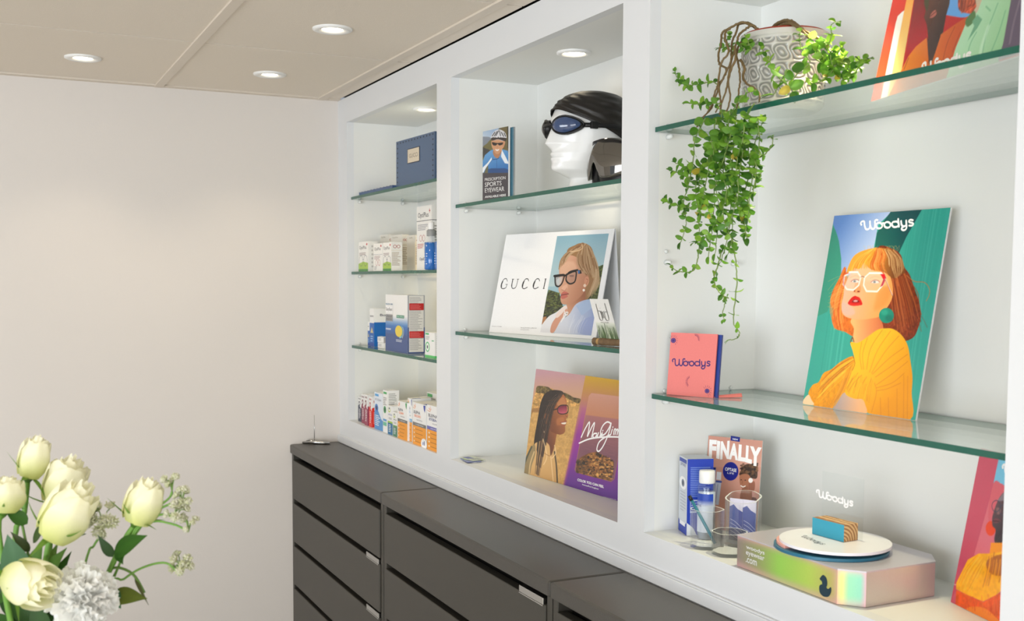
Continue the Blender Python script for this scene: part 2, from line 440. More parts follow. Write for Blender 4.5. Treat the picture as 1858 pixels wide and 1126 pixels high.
# ceiling: tiles between bars that run away from the back wall, thin cross joints
BY = [-0.0534, -0.498, -1.10, -1.70, -2.30, -2.90, -3.50, -4.10]
XJ = [0.030, 0.6027, 1.2027, 1.8027, 2.4027, 3.0027, 3.6027, 4.2027, 4.8027, 5.4027, 6.0027]
ceil = MB().box((-0.12, -4.72, ZC+0.03), (6.4, 0.75, ZC+0.08))
edges = [0.0]+BY+[-4.6]
for i in range(len(edges)-1):
    y1, y0 = edges[i], edges[i+1]
    for a, c in zip([0.0]+XJ, XJ+[6.28]):
        ceil.box((a+0.003, y0+0.003, ZC), (c-0.003, y1-0.003, ZC+0.03), mi=1)
struct('ceiling', ceil, [M['gap'], M['tile']])
g = MB()
for y in BY: g.box((0, y-0.0115, ZC-0.004), (6.28, y+0.0115, ZC+0.001))
struct('trim_2', g, M['bar'], bevel=0.001)
g = MB(); g.box((0, -4.6, ZC-0.003), (0.026, 0, ZC+0.001))
struct('trim_3', g, M['bar'])

# ------------------------------------------------------------------ alcove shelving
unit = thing('display_alcove_unit', (0, 0, ZB), 'white painted built-in wall unit with deep open alcoves above the grey cabinets', 'shelving unit')
XE = 3.3
f = MB()                                       # face frame and base under the sill
f.box((0.0, 0, 1.30), (XE, 0.02, ZB)); f.box((0.0, 0, ZT), (XE, 0.02, ZC-0.003))
xs = [(0.0, BAYS[0][0])]+[(BAYS[i][1], BAYS[i+1][0]) for i in range(3)]+[(BAYS[3][1], XE)]
for a, c in xs: f.box((a, 0, ZB), (c, 0.02, ZT))
f.build('face_frame', M['paint'], unit, bevel=0)
for a, c in xs: MB().box((a, 0.02, ZB), (c, DC, ZT)).build('side_panel', M['alcove'], unit)
MB().box((0, DC, 1.30), (XE, DC+0.025, ZC-0.003)).build('back_panel', M['alcove'], unit)
MB().box((0, 0.02, ZT), (XE, DC, ZT+0.02)).build('soffit', M['alcove'], unit)
MB().box((0, 0.02, ZB-0.025), (XE, DC, ZB)).build('sill', M['alcove'], unit)
f = MB(); f.box((0, -0.0075, 1.3262), (XE, -0.0005, 1.3462)); f.box((0, -0.0055, 1.3462), (XE, -0.0005, 1.349))
struct('trim_1', f, M['paint'], bevel=0.0012)

def peg(x, y, z, side):
    p = MB(); s = side
    p.tube([(x, y, z-0.006), (x+s*0.006, y, z-0.006), (x+s*0.013, y, z-0.0055)], [0.0042, 0.0040, 0.0028], n=10)
    p.tube([(x, y, z+0.0115), (x+s*0.003, y, z+0.0115)], [0.0034, 0.0024], n=10)
    return p.build('shelf_peg', M['peg'], unit, loc=(x, y, z))
gl_desc = {'11': 'uppermost glass shelf in the far left alcove, under the navy studded box', '12': 'middle glass shelf in the far left alcove carrying lens cleaner cartons',
           '13': 'lowest glass shelf in the far left alcove carrying the big blue carton', '21': 'upper glass shelf in the middle alcove under the mannequin head',
           '22': 'lower glass shelf in the middle alcove under the GUCCI card', '31': 'upper glass shelf in the right alcove under the trailing plant',
           '32': 'lower glass shelf in the right alcove under the yellow dress poster'}
GT = 0.0075
for kx, z in ZS.items():
    a, c = BAYS[int(kx[0])-1]
    g = MB(); x0, x1, y0, y1 = a+0.0015, c-0.0015, 0.011, DC-0.004
    V = [(x0, y0, z-GT), (x1, y0, z-GT), (x1, y1, z-GT), (x0, y1, z-GT), (x0, y0, z), (x1, y0, z), (x1, y1, z), (x0, y1, z)]
    g.add(V, [(0, 3, 2, 1), (4, 5, 6, 7)], mi=0); g.add(V, [(0, 1, 5, 4), (1, 2, 6, 5), (2, 3, 7, 6), (3, 0, 4, 7)], mi=1)
    o = g.build('glass_shelf', [M['glass_face'], M['glass_edge']], loc=(x0, y0, z-GT))
    tag(o, gl_desc[kx], 'glass shelf', 'glass shelves in the alcoves')
    for py in (0.035, 0.165):
        peg(a, py, z-GT, 1); peg(c, py, z-GT, -1)
for py in (0.035, 0.165):                      # spare pegs where no shelf hangs in the right alcove
    peg(BAYS[2][0], py, 1.832, 1); peg(BAYS[2][1], py, 1.832, -1)

# ------------------------------------------------------------------ downlights
def downlight(x, y, z, label, power, ring=0.041, col=(1.0, 0.84, 0.62), group=None, spot=1.9, lensr=0.021, tilt=0.0):
    t = thing('downlight', (x, y, z), label, 'downlight', group)
    r = MB(); r.lathe([(lensr, z-0.001), (lensr+0.002, z-0.0035), (ring-0.006, z-0.0055), (ring, z-0.003), (ring, z+0.0005)], x, y, 40)
    r.build('trim_ring', M['white_pl'], t, loc=(x, y, z))
    l = MB(); l.lathe([(lensr, z-0.0012), (lensr*0.6, z-0.002), (0.001, z-0.0024)], x, y, 24)
    l.build('lamp_lens', M['lamp'], t, loc=(x, y, z))
    ld = bpy.data.lights.new('lamp_glow', 'SPOT'); ld.energy = power; ld.color = col; ld.spot_size = spot; ld.spot_blend = 0.7; ld.shadow_soft_size = 0.02
    lo = bpy.data.objects.new('lamp_glow', ld); COL.objects.link(lo); lo.parent = t; lo.location = (0, 0, -0.008); lo.rotation_euler = (tilt, 0, 0)
    return t
LG = 'round recessed downlights'
downlight(0.313, -0.711, ZC, 'round ceiling downlight at the left, nearest the back wall', 5, lensr=0.022, group=LG)
downlight(0.863, -0.273, ZC, 'round ceiling downlight nearest the camera, in the second tile row', 5, lensr=0.022, group=LG)
downlight(0.311, -0.271, ZC, 'round ceiling downlight near the back wall beside the alcove unit', 5, lensr=0.02, group=LG)
downlight(0.410, 0.111, ZT, 'round downlight in the top of the far left alcove', 20, ring=0.034, lensr=0.021, col=(1.0, 0.70, 0.36), group=LG, spot=1.5)
downlight(1.193, 0.114, ZT, 'round downlight above the mannequin head in the middle alcove', 6, ring=0.034, lensr=0.021, col=(1.0, 0.83, 0.6), group=LG, spot=1.3)
downlight(1.965, 0.118, ZT, 'round downlight hidden above the plant in the right alcove', 26, ring=0.034, lensr=0.021, col=(1.0, 0.86, 0.58), group=LG, spot=1.0, tilt=-0.24)
downlight(2.15, -0.78, ZC, 'added ceiling downlight above the bouquet, unseen beyond the top edge', 7, col=(1.0, 0.94, 0.84), group=LG, spot=1.6)  # unseen extra lamp, added to brighten the flowers

# ------------------------------------------------------------------ filing cabinets
def cabinet(x0, x1, desc, drawers_label, shaded=False):
    t = thing('filing_cabinet', (x0, CF, 0), desc, 'filing cabinet', 'grey steel filing cabinets in a row')
    zc = 1.3265
    MB().box((x0+0.001, CF-0.002, zc-0.026), (x1-0.001, 0.0-0.009, zc)).build('top_panel', M['steel_top'], t, bevel=0.004, loc=(x0, CF, zc))
    c = MB()
    c.box((x0+0.002, CF+0.004, 0.02), (x0+0.018, -0.012, zc-0.026)); c.box((x1-0.018, CF+0.004, 0.02), (x1-0.002, -0.012, zc-0.026))
    c.box((x0+0.018, -0.028, 0.02), (x1-0.018, -0.012, zc-0.026)); c.box((x0+0.004, CF+0.02, 0.0), (x1-0.004, -0.012, 0.02))
    c.build('carcass', M['steel'], t, bevel=0.0012, loc=(x0, CF, 0))
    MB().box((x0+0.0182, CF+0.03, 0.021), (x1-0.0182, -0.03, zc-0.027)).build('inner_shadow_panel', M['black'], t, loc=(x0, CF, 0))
    pit = 0.1243; zt = 1.2834
    for k in range(10):
        z1 = zt-k*pit; z0 = z1-pit+0.0135
        if z0 < 0.04: break
        d = MB(); d.box((x0+0.020, CF+0.001, z0), (x1-0.020, CF+0.02, z1))
        dr = d.build('drawer_front', M['steel'], t, bevel=0.0018, loc=(x0+0.02, CF, z0))
        if k in drawers_label:
            h = MB(); h.box((x1-0.110, CF-0.0005, z1-0.001), (x1-0.024, CF+0.012, z1+0.0105))
            h.box((x1-0.110, CF-0.0015, z1-0.003), (x1-0.024, CF+0.001, z1-0.001))
            h.build('drawer_latch', M['chrome'], dr, bevel=0.0012, loc=(x0+0.02, CF, z0))['label'] = 'silver drawer latch'
    return t
cabinet(0.0, 0.80, 'grey steel filing cabinet standing against the back wall', (1, 2))
cabinet(0.8005, 1.603, 'grey steel filing cabinet in the middle of the row', (0,))
cabinet(1.6035, 2.405, 'grey steel filing cabinet at the right, cut off by the bottom edge', (0, 1))

# ------------------------------------------------------------------ leaning boards and posters
def board(name, O, yaw, tilt, Wd, H, th=0.003, mt='gloss', base=(245, 245, 245), back=(235, 235, 235)):
    a, t = math.radians(yaw), math.radians(tilt)
    e = np.array([math.cos(a), math.sin(a), 0]); n0 = np.array([-e[1], e[0], 0])
    v = n0*math.sin(t)+np.array([0, 0, 1])*math.cos(t)
    mb = MB(); O = np.array(O, float); n = np.cross(e, v)
    P = [O, O+e*Wd, O+e*Wd+v*H, O+v*H]
    V = P+[q-n*th for q in P]
    mb.add(V, [(0, 1, 2, 3)], lin(base)); mb.add(V, [(7, 6, 5, 4), (0, 4, 5, 1), (1, 5, 6, 2), (2, 6, 7, 3), (3, 7, 4, 0)], lin(back))
    return mb, Panel(mb, O, e, v, Wd, H)

# --- the yellow dress poster
mb, p = board('p', (1.8580, 0.1293, ZS['32']+0.0004), 1.9, 10.9, 0.207, 0.278)
A = crop(1480, 370, 5.631)
def B2(x, y): return ((1450+x/5.629-1480)*5.631, (370-370+(570-370)+y/5.629)*5.631)   # second crop -> first crop units
def Bp(pts): return [B2(*q) for q in pts]
a = Art(p, 0, 0, p.W, p.H, 290, 390, A, (52, 160, 146))
for i in range(60):
    x = a.R.uniform(-100, 1500); a.line([(x, -50), (x-180, 1100), (x-330, 2200)], a.R.uniform(4, 22), a.R.choice([(36, 138, 126), (70, 176, 162), (44, 150, 138), (84, 186, 172)]), 0.3, 5)
a.fill([(150, 60), (800, 60), (640, 210), (600, 420), (560, 720), (250, 740), (262, 560), (225, 330), (180, 210)], (98, 140, 208), soft=2, col2=(172, 190, 228), ax=[(260, 200), (560, 440)], sm=False)
a.fill([(790, 50), (1090, 50), (930, 330), (860, 480), (800, 620), (600, 560), (606, 440), (625, 300), (690, 180)], (24, 96, 88), sm=False, soft=2, col2=(16, 74, 80), ax=[(640, 400), (900, 200)])
a.fill([(170, 220), (205, 270), (240, 380), (262, 560), (262, 760), (120, 1100), (-100, 1200), (30, 900)], (52, 142, 118), op=0.75, soft=3, sm=False)
# hair behind
a.fill([(640, 440), (780, 455), (870, 520), (905, 640), (960, 720), (1010, 860), (1060, 1010), (1075, 1150), (1050, 1260), (1000, 1360), (900, 1400), (760, 1380), (640, 1300), (640, 900), (620, 700)], (128, 48, 24), soft=3, tex=0.3)
a.fill([(300, 640), (240, 760), (170, 900), (150, 1010), (185, 1080), (165, 1180), (200, 1270), (290, 1300), (420, 1340), (420, 1000), (330, 800)], (214, 106, 34), soft=4, tex=0.2)
a.hair([(860, 560), (930, 760), (1010, 980), (1070, 1200)], [(740, 700), (770, 900), (790, 1100), (820, 1350)], 190, [(122, 44, 22), (176, 80, 30), (206, 110, 54), (96, 34, 22)], 6, 0.5, 12)
a.hair([(300, 640), (220, 820), (150, 1040), (190, 1260)], [(350, 760), (300, 920), (280, 1120), (300, 1310)], 110, [(240, 150, 60), (214, 92, 26), (250, 180, 90), (196, 70, 20)], 5, 0.5, 14)
for c in range(26):
    y = a.R.uniform(700, 1000); a.line([(290, y), (220, y+a.R.uniform(0, 60)), (a.R.uniform(120, 190), y+a.R.uniform(40, 180))], 3, (240, 176, 100), 0.5)
a.line([(930, 730), (1010, 790), (1110, 800), (1160, 860), (1160, 930), (1130, 990)], 6, (190, 120, 60), 0.85)
a.line([(940, 760), (1040, 900), (1060, 1040), (1080, 1130)], 7, (150, 74, 40), 0.8)
a.line([(960, 1100), (1040, 1180), (1080, 1300)], 5, (150, 74, 40), 0.7); a.line([(1010, 1080), (1090, 1160), (1140, 1260)], 4, (120, 60, 40), 0.7)
# neck, face
a.fill(Bp([(540, 40), (560, 150), (550, 280), (640, 300), (760, 240), (860, 160), (830, 20), (820, -120)]), (246, 176, 112), soft=2, col2=(206, 110, 66), ax=Bp([(560, 150), (840, 60)]))
a.fill([(400, 640), (350, 720), (300, 830), (285, 930), (265, 1030), (275, 1115), (330, 1160), (450, 1180), (560, 1170), (660, 1140), (760, 1010), (790, 900), (770, 760), (700, 640), (560, 600)], (232, 178, 150), soft=2, col2=(244, 158, 84), ax=[(290, 900), (700, 960)])
a.fill([(430, 660), (560, 640), (680, 660), (740, 760), (730, 840), (600, 800), (450, 770), (380, 800), (360, 740)], (240, 190, 150), op=0.5, soft=30)
a.fill([(640, 900), (740, 830), (760, 920), (700, 1040), (600, 1080), (620, 960)], (240, 132, 60), op=0.5, soft=40)
a.fill([(280, 1000), (380, 1060), (400, 1120), (330, 1140), (275, 1100)], (196, 176, 176), op=0.5, soft=20)
a.fill([(420, 780), (455, 830), (462, 880), (440, 910), (400, 905), (385, 885)], (226, 140, 84), op=0.7, soft=8)
a.ell((438, 893), 14, 7, (120, 40, 26), soft=2); a.ell((398, 888), 8, 8, (150, 60, 40), soft=2)
# eyes
for ex, ey in ((405, 790), (608, 797)):
    a.fill([(ex-52, ey+2), (ex-20, ey-24), (ex+20, ey-24), (ex+46, ey+6), (ex, ey+16)], (214, 150, 130), soft=5)
    a.fill([(ex-38, ey+2), (ex-8, ey-15), (ex+24, ey-12), (ex+36, ey+8), (ex-5, ey+12)], (228, 216, 210), soft=2)
    a.ell((ex-6, ey-1), 15, 12, (112, 132, 140), soft=2); a.ell((ex-6, ey-2), 6, 6, (50, 50, 56), soft=1.5)
    a.line([(ex-42, ey+2), (ex-10, ey-19), (ex+30, ey-16), (ex+48, ey)], 6, (120, 70, 56), 0.8)
    a.line([(ex-50, ey-40), (ex, ey-58), (ex+50, ey-44)], 10, (222, 150, 110), 0.5, 4)
# lips
a.fill([(330, 1010), (362, 962), (398, 938), (425, 945), (452, 960), (478, 1022), (440, 1036), (390, 1040), (350, 1032)], (206, 24, 20), soft=2)
a.fill([(370, 1000), (395, 975), (425, 978), (448, 1000), (410, 1006)], (120, 18, 22), soft=3); a.fill([(385, 990), (405, 978), (428, 984), (425, 996), (400, 1000)], (220, 150, 150), soft=3)
a.line([(350, 1018), (400, 1030), (450, 1022)], 6, (236, 70, 56), 0.6, 4)
# fringe
a.fill([(395, 655), (345, 700), (318, 690), (370, 560), (440, 495), (560, 455), (650, 450), (760, 460), (850, 520), (900, 620), (915, 700), (860, 720), (800, 760), (760, 740), (690, 690), (600, 680), (540, 650), (500, 600), (450, 660), (400, 655)], (240, 160, 52), soft=3, col2=(120, 66, 30), ax=[(520, 560), (830, 600)])
a.hair([(600, 450), (480, 510), (400, 600), (360, 690)], [(620, 450), (590, 520), (545, 590), (550, 650)], 90, [(252, 190, 80), (232, 140, 36), (250, 176, 60), (214, 110, 30)], 6, 0.6, 8)
a.hair([(620, 450), (590, 540), (560, 620), (570, 670)], [(680, 450), (720, 520), (700, 620), (760, 740)], 80, [(206, 92, 30), (232, 140, 60), (180, 70, 26), (246, 170, 96)], 6, 0.55, 8)
a.hair([(700, 455), (740, 540), (750, 640), (800, 760)], [(800, 470), (880, 560), (900, 660), (870, 730)], 90, [(110, 60, 32), (196, 150, 96), (140, 88, 48), (224, 180, 124)], 6, 0.6, 8)
for c in range(22):
    x = a.R.uniform(480, 880); a.line([(x, 480), (x+a.R.uniform(-10, 20), 455), (x+a.R.uniform(-40, 40), 425)], 2.5, (226, 170, 96), 0.5)
# glasses
for pts in ([(345, 695), (430, 695), (462, 745), (440, 830), (385, 878), (320, 870), (282, 820), (292, 740)], [(550, 705), (670, 705), (712, 750), (690, 820), (630, 893), (520, 890), (490, 830), (500, 750)]):
    a.fill(pts, (240, 214, 210), op=0.28, sm=False); a.line(pts+[pts[0]], 15, (246, 224, 216), sm=False, soft=1.5)
    a.line(pts[:2], 9, (255, 246, 240), sm=False)
a.fill([(660, 715), (705, 712), (722, 755), (690, 830), (660, 850), (690, 770)], (186, 60, 80), soft=2, sm=False); a.fill([(665, 720), (705, 715), (712, 755), (690, 765)], (216, 20, 36), sm=False, soft=2)
a.line([(290, 740), (282, 780), (292, 840)], 12, (190, 110, 120), 0.8); a.line([(300, 715), (335, 703)], 9, (210, 60, 40))
a.line([(462, 745), (480, 738), (498, 748)], 6, (120, 90, 90)); a.line([(712, 765), (750, 850), (785, 930)], 7, (226, 190, 180)); a.line([(712, 772), (748, 856), (780, 935)], 2.5, (90, 60, 60))
# earring
a.ell(B2(892, 12), 76, 78, (22, 136, 116), soft=2); a.ell(B2(872, -20), 36, 30, (60, 176, 150), op=0.5, soft=20); a.ell(B2(920, 40), 40, 34, (14, 96, 86), op=0.5, soft=20)
# dress
Y1, Y2, Y3 = (250, 184, 34), (232, 150, 22), (196, 112, 20)
a.fill(Bp([(552, 430), (430, 480), (330, 560), (250, 600), (200, 690), (140, 720), (95, 800), (120, 860), (160, 940), (340, 962), (470, 800), (560, 560)]), Y2, soft=2, tex=0.12)
a.fill(Bp([(40, 880), (95, 820), (125, 870), (150, 925), (40, 912)]), (250, 210, 170), soft=2)
a.fill(Bp([(350, 960), (460, 800), (640, 860), (700, 1000), (560, 1010)]), (244, 180, 130), soft=2, col2=(178, 160, 160), ax=Bp([(640, 900), (400, 880)]))
a.fill(Bp([(525, 285), (600, 290), (700, 230), (800, 160), (870, 145), (960, 150), (1050, 215), (1110, 320), (1135, 460), (1158, 640), (1150, 800), (1135, 1075), (740, 1020), (690, 960), (650, 870), (560, 860), (470, 800), (520, 640), (565, 480), (550, 380)]), Y1, soft=2, col2=Y2, ax=Bp([(800, 300), (1100, 700)]))
a.fill(Bp([(640, 300), (780, 170), (900, 160), (760, 380), (680, 420)]), (206, 180, 40), op=0.6, soft=20)
for c in ([(850, 160), (730, 350), (690, 560)], [(935, 170), (800, 370), (720, 590)], [(1020, 220), (880, 380), (740, 600)], [(1070, 340), (920, 450), (750, 610)], [(1105, 410), (940, 530), (780, 640)], [(1110, 480), (960, 600), (790, 720)], [(1075, 600), (950, 700), (790, 750)], [(1040, 700), (900, 760), (790, 780)], [(700, 240), (650, 400), (660, 560)], [(640, 280), (620, 420), (640, 560)],
          [(830, 850), (835, 1030)], [(912, 850), (915, 1050)], [(1000, 760), (1000, 1060)], [(1070, 620), (1066, 1070)], [(1110, 630), (1105, 1070)], [(640, 620), (560, 700), (500, 790)], [(690, 640), (630, 740), (600, 860)], [(740, 650), (700, 760), (690, 880)], [(600, 600), (520, 700), (480, 760)], [(770, 700), (790, 800), (740, 1000)]):
    a.line(Bp(c), 6, (206, 120, 24), 0.75, 3)
a.hair(Bp([(545, 440), (400, 520), (290, 610), (210, 700)]), Bp([(560, 520), (450, 640), (330, 760), (170, 930)]), 60, [(250, 200, 60), (206, 120, 20), (160, 84, 16), (244, 170, 40)], 7, 0.55, 10)
a.hair(Bp([(480, 560), (430, 700), (380, 820), (300, 950)]), Bp([(560, 500), (490, 700), (430, 830), (350, 960)]), 30, [(220, 140, 30), (180, 100, 20), (240, 170, 50)], 7, 0.5, 8)
a.hair(Bp([(560, 620), (520, 700), (480, 790)]), Bp([(760, 650), (740, 760), (720, 900)]), 40, [(210, 150, 30), (190, 120, 20), (250, 200, 50)], 6, 0.4, 8)
a.line(Bp([(525, 285), (545, 235), (560, 280)]), 9, (120, 60, 30)); a.line(Bp([(550, 420), (570, 500), (545, 570)]), 7, (170, 90, 20), 0.8)
a.done()
c = lambda x, y: p.px(*A(x, y))
p.woodys(c(468, 305), c(1008, 262), c(455, 178), 0.0027, (250, 250, 250))
t = mb.build('eyewear_poster', M['gloss'], loc=(1.96, 0.133, ZS['32']))
tag(t, 'tall teal poster of a red-haired woman in a yellow blouse, on the glass shelf', 'poster')

# --- GUCCI tent card
x0 = (0.9032, 0.0664, ZS['22']+0.0004)
mb, p = board('g', x0, 9.7, 12.0, 0.365, 0.219, th=0.0018, base=(240, 241, 243), back=(226, 227, 228))
A = crop(970, 410, 5.119); c = lambda x, y: p.px(*A(x, y))
s0, t0 = c(48, 985); s1, t1 = c(697, 68); s0 = (s0+c(215, 95)[0])/2; s1 = (s1+c(522, 1000)[0])/2
a = Art(p, s0, t0, s1, t1, 220, 340, A, (150, 184, 196))
a.fill([(180, 60), (720, 60), (720, 560), (100, 560)], (136, 176, 194), sm=False, col2=(178, 200, 204), ax=[(450, 80), (400, 520)])
a.fill([(130, 590), (230, 620), (260, 740), (330, 760), (240, 960), (40, 900)], (74, 84, 44), sm=False, tex=0.8, soft=3, col2=(46, 52, 40), ax=[(200, 640), (120, 820)])
a.fill([(580, 380), (660, 350), (660, 700), (480, 720), (520, 520)], (70, 82, 44), sm=False, tex=0.8, soft=4)
for i in range(140):
    x = a.R.uniform(90, 260); y = a.R.uniform(610, 860); a.ell((x, y), a.R.uniform(6, 16), a.R.uniform(4, 9), a.R.choice([(120, 128, 62), (50, 60, 34), (92, 98, 50), (38, 44, 34)]), op=0.6, soft=2)
    x = a.R.uniform(560, 650); y = a.R.uniform(390, 680); a.ell((x, y), a.R.uniform(6, 14), a.R.uniform(4, 9), a.R.choice([(110, 120, 60), (44, 54, 30), (80, 92, 46)]), op=0.6, soft=2)
a.fill([(60, 860), (110, 840), (90, 900), (55, 910)], (170, 120, 80), soft=3)
# hair back and neck
a.fill([(380, 175), (450, 158), (520, 190), (555, 270), (585, 370), (600, 450), (590, 520), (540, 600), (500, 670), (440, 690), (420, 500), (300, 250)], (150, 112, 74), soft=3)
a.fill([(300, 700), (300, 840), (280, 860), (420, 740), (470, 690), (460, 560), (340, 640)], (196, 142, 112), soft=2, col2=(150, 96, 70), ax=[(320, 760), (450, 640)])
a.fill([(240, 340), (228, 420), (232, 520), (222, 590), (245, 640), (240, 680), (258, 722), (310, 726), (370, 700), (440, 640), (480, 560), (500, 470), (440, 330), (330, 270)], (208, 158, 130), soft=2, col2=(176, 120, 92), ax=[(260, 500), (470, 560)])
a.fill([(250, 350), (360, 330), (390, 420), (300, 450), (240, 440)], (222, 178, 150), op=0.6, soft=20)
a.fill([(262, 560), (300, 540), (306, 580), (270, 600), (250, 585)], (224, 176, 150), op=0.7, soft=6); a.line([(252, 590), (280, 600), (300, 575)], 5, (150, 92, 72), 0.7, 3)
a.fill([(244, 640), (262, 612), (290, 608), (318, 628), (300, 640), (310, 652), (280, 672), (252, 674)], (186, 100, 88), soft=2.5); a.line([(246, 642), (280, 634), (316, 630)], 7, (96, 44, 40), 0.8, 2)
a.fill([(470, 480), (500, 470), (505, 520), (480, 560), (462, 530)], (200, 140, 110), soft=2); a.line([(478, 490), (496, 500), (480, 540)], 5, (140, 84, 60), 0.6)
a.hair([(440, 160), (340, 220), (250, 300), (225, 400)], [(480, 170), (400, 215), (330, 262), (290, 318)], 130, [(178, 146, 112), (150, 108, 70), (200, 172, 138), (120, 84, 54)], 7, 0.6, 8)
a.hair([(450, 160), (400, 260), (400, 350), (470, 450)], [(500, 180), (560, 300), (590, 400), (590, 500)], 130, [(170, 138, 106), (140, 102, 66), (190, 160, 124), (112, 80, 52)], 7, 0.6, 8)
a.hair([(560, 380), (560, 480), (520, 600), (490, 670)], [(600, 430), (600, 520), (560, 600), (560, 640)], 50, [(176, 146, 112), (200, 172, 138)], 4, 0.6, 12)
a.line([(330, 235), (400, 230), (444, 205), (440, 170)], 8, (226, 190, 150), 0.8)
for pts in ([(190, 470), (262, 458), (275, 470), (255, 530), (225, 560), (195, 545)], [(300, 450), (380, 418), (385, 470), (370, 520), (325, 535), (292, 500)]):
    a.fill(pts, (150, 120, 110), op=0.45, sm=True); a.line(smooth_poly(pts+[pts[0]], True, 3), 13, (22, 20, 22), sm=False, soft=1.5)
a.fill([(205, 500), (255, 470), (245, 530), (215, 545)], (206, 214, 220), op=0.6, soft=5)
a.line([(182, 462), (262, 452), (290, 458), (330, 425), (398, 408)], 16, (20, 18, 20)); a.fill([(400, 408), (430, 408), (438, 440), (404, 444)], (24, 24, 28), sm=False); a.fill([(402, 412), (420, 410), (418, 440), (404, 442)], (60, 110, 170), sm=False)
a.ell((466, 552), 13, 15, (226, 200, 180)); a.ell((457, 595), 11, 12, (240, 234, 226)); a.ell((345, 462), 22, 9, (110, 80, 76), op=0.7, soft=5)
# shirt
a.fill([(50, 985), (60, 930), (130, 840), (200, 800), (290, 735), (300, 800), (250, 900), (190, 985)], (224, 224, 228), soft=2)
a.fill([(180, 985), (240, 880), (320, 820), (390, 720), (510, 680), (540, 740), (560, 900), (530, 1010), (300, 1000)], (206, 210, 222), soft=2, col2=(150, 166, 206), ax=[(300, 860), (540, 800)])
a.fill([(385, 740), (500, 678), (530, 690), (545, 750), (440, 832)], (164, 184, 216), soft=2, sm=False); a.fill([(420, 900), (540, 840), (540, 1000), (400, 985)], (146, 160, 206), op=0.7, soft=10)
a.fill([(145, 975), (175, 880), (280, 770), (300, 790), (240, 880), (180, 985)], (206, 150, 126), soft=3); a.fill([(200, 820), (280, 740), (298, 760), (215, 850)], (232, 214, 206), soft=3)
for c1 in ([(280, 790), (262, 860), (245, 890)], [(285, 800), (310, 800), (300, 825), (280, 810)], [(300, 820), (250, 880)]): a.line(c1, 7, (238, 236, 236))
for i in range(14): x = a.R.uniform(330, 520); a.line([(x, a.R.uniform(820, 880)), (x-40, 940), (x-50, 990)], 5, a.R.choice([(180, 188, 210), (232, 234, 240)]), 0.5, 6)
a.done()
B = crop(800, 390, 4.331); c = lambda x, y: p.px(*B(x, y))
def gl(pl, w=0.0017):
    for q, ww in pl: p.line([c(*z) for z in q], w*ww, (20, 20, 22))
gl([([(522, 520), (515, 500), (495, 505), (475, 540), (474, 570), (492, 578), (512, 568), (518, 545)], 1.0), ([(508, 545), (524, 544)], 0.6),
    ([(566, 503), (556, 550), (562, 574), (580, 574), (594, 555), (606, 503)], 1.0), ([(558, 503), (576, 503)], 0.5), ([(598, 503), (614, 503)], 0.5),
    ([(690, 518), (684, 502), (664, 504), (642, 538), (640, 568), (656, 578), (680, 566)], 1.0),
    ([(776, 518), (770, 502), (750, 504), (728, 538), (726, 568), (742, 578), (766, 566)], 1.0),
    ([(824, 502), (808, 576)], 1.6), ([(488, 520), (478, 545), (477, 565)], 1.5), ([(655, 520), (646, 545), (643, 562)], 1.5), ([(741, 520), (732, 545), (729, 562)], 1.5), ([(566, 505), (559, 540), (558, 562)], 1.5), ([(816, 502), (830, 502)], 0.5), ([(802, 577), (816, 577)], 0.5)])
p.text('Eyewear campaign', c(402, 877), c(480, 879), c(403, 870), (90, 90, 94)); p.text('Spring Summer collection', c(628, 890), c(752, 893), c(630, 881), (90, 90, 94)); p.text('by the sea shore', c(628, 904), c(694, 906), c(629, 896), (90, 90, 94))
t = mb.build('tent_card', M['gloss'], loc=(0.93, 0.09, ZS['22']))
a10 = math.radians(9.7)
top = p.P(0, p.H); top2 = p.P(p.W, p.H)
bk = np.array([-math.sin(a10), math.cos(a10), 0])
zb = ZS['22']
l0 = np.array([top[0], top[1], zb+0.0005])+bk*0.020; l1 = np.array([top2[0], top2[1], zb+0.0005])+bk*0.020
m2 = MB(); q = bk*0.0015
V = [top-p.n*0.0018, top2-p.n*0.0018, l1, l0]; V += [v+q for v in V]
m2.add(V, [(3, 2, 1, 0), (4, 5, 6, 7), (0, 1, 5, 4), (1, 2, 6, 5), (2, 3, 7, 6), (3, 0, 4, 7)], lin((228, 229, 231)))
m2.build('back_leg', M['print'], t, loc=tuple(l0))
tag(t, 'white GUCCI tent card with a photo of a blonde woman in black glasses', 'display card')

# --- purple and orange sunglasses poster
mb, p = board('m', (1.0737, 0.0698, ZB+0.0004), 3.9, 7.3, 0.445, 0.218)
A = crop(930, 660, 4.33); c = lambda x, y: p.px(*A(x, y))
a = Art(p, 0, 0, p.W, p.H, 380, 280, A, (206, 164, 98))
a.fill([(180, 20), (1200, 100), (1200, 420), (100, 400)], (196, 150, 160), sm=False, col2=(206, 160, 130), ax=[(400, 60), (400, 240)])
a.fill([(190, 180), (300, 190), (420, 235), (545, 290), (520, 420), (480, 560), (100, 540)], (204, 156, 88), sm=False, col2=(196, 150, 84), ax=[(300, 200), (300, 420)], tex=0.35)
a.fill([(195, 175), (270, 178), (300, 195), (330, 210), (420, 230), (480, 262), (535, 275), (515, 310), (450, 280), (400, 262), (330, 270), (260, 250), (240, 230), (190, 225)], (96, 80, 44), soft=4, tex=0.7)
a.fill([(160, 370), (540, 330), (470, 1000), (20, 900)], (206, 160, 92), sm=False, soft=6, tex=0.12)
a.fill([(150, 350), (260, 340), (250, 375), (150, 378)], (150, 104, 58), soft=6, op=0.7)
for i in range(240):
    x = a.R.uniform(60, 480); y = a.R.uniform(420, 980); a.line([(x, y), (x+a.R.uniform(8, 30), y+3)], 3, a.R.choice([(180, 132, 70), (222, 178, 110)]), 0.4, 2)
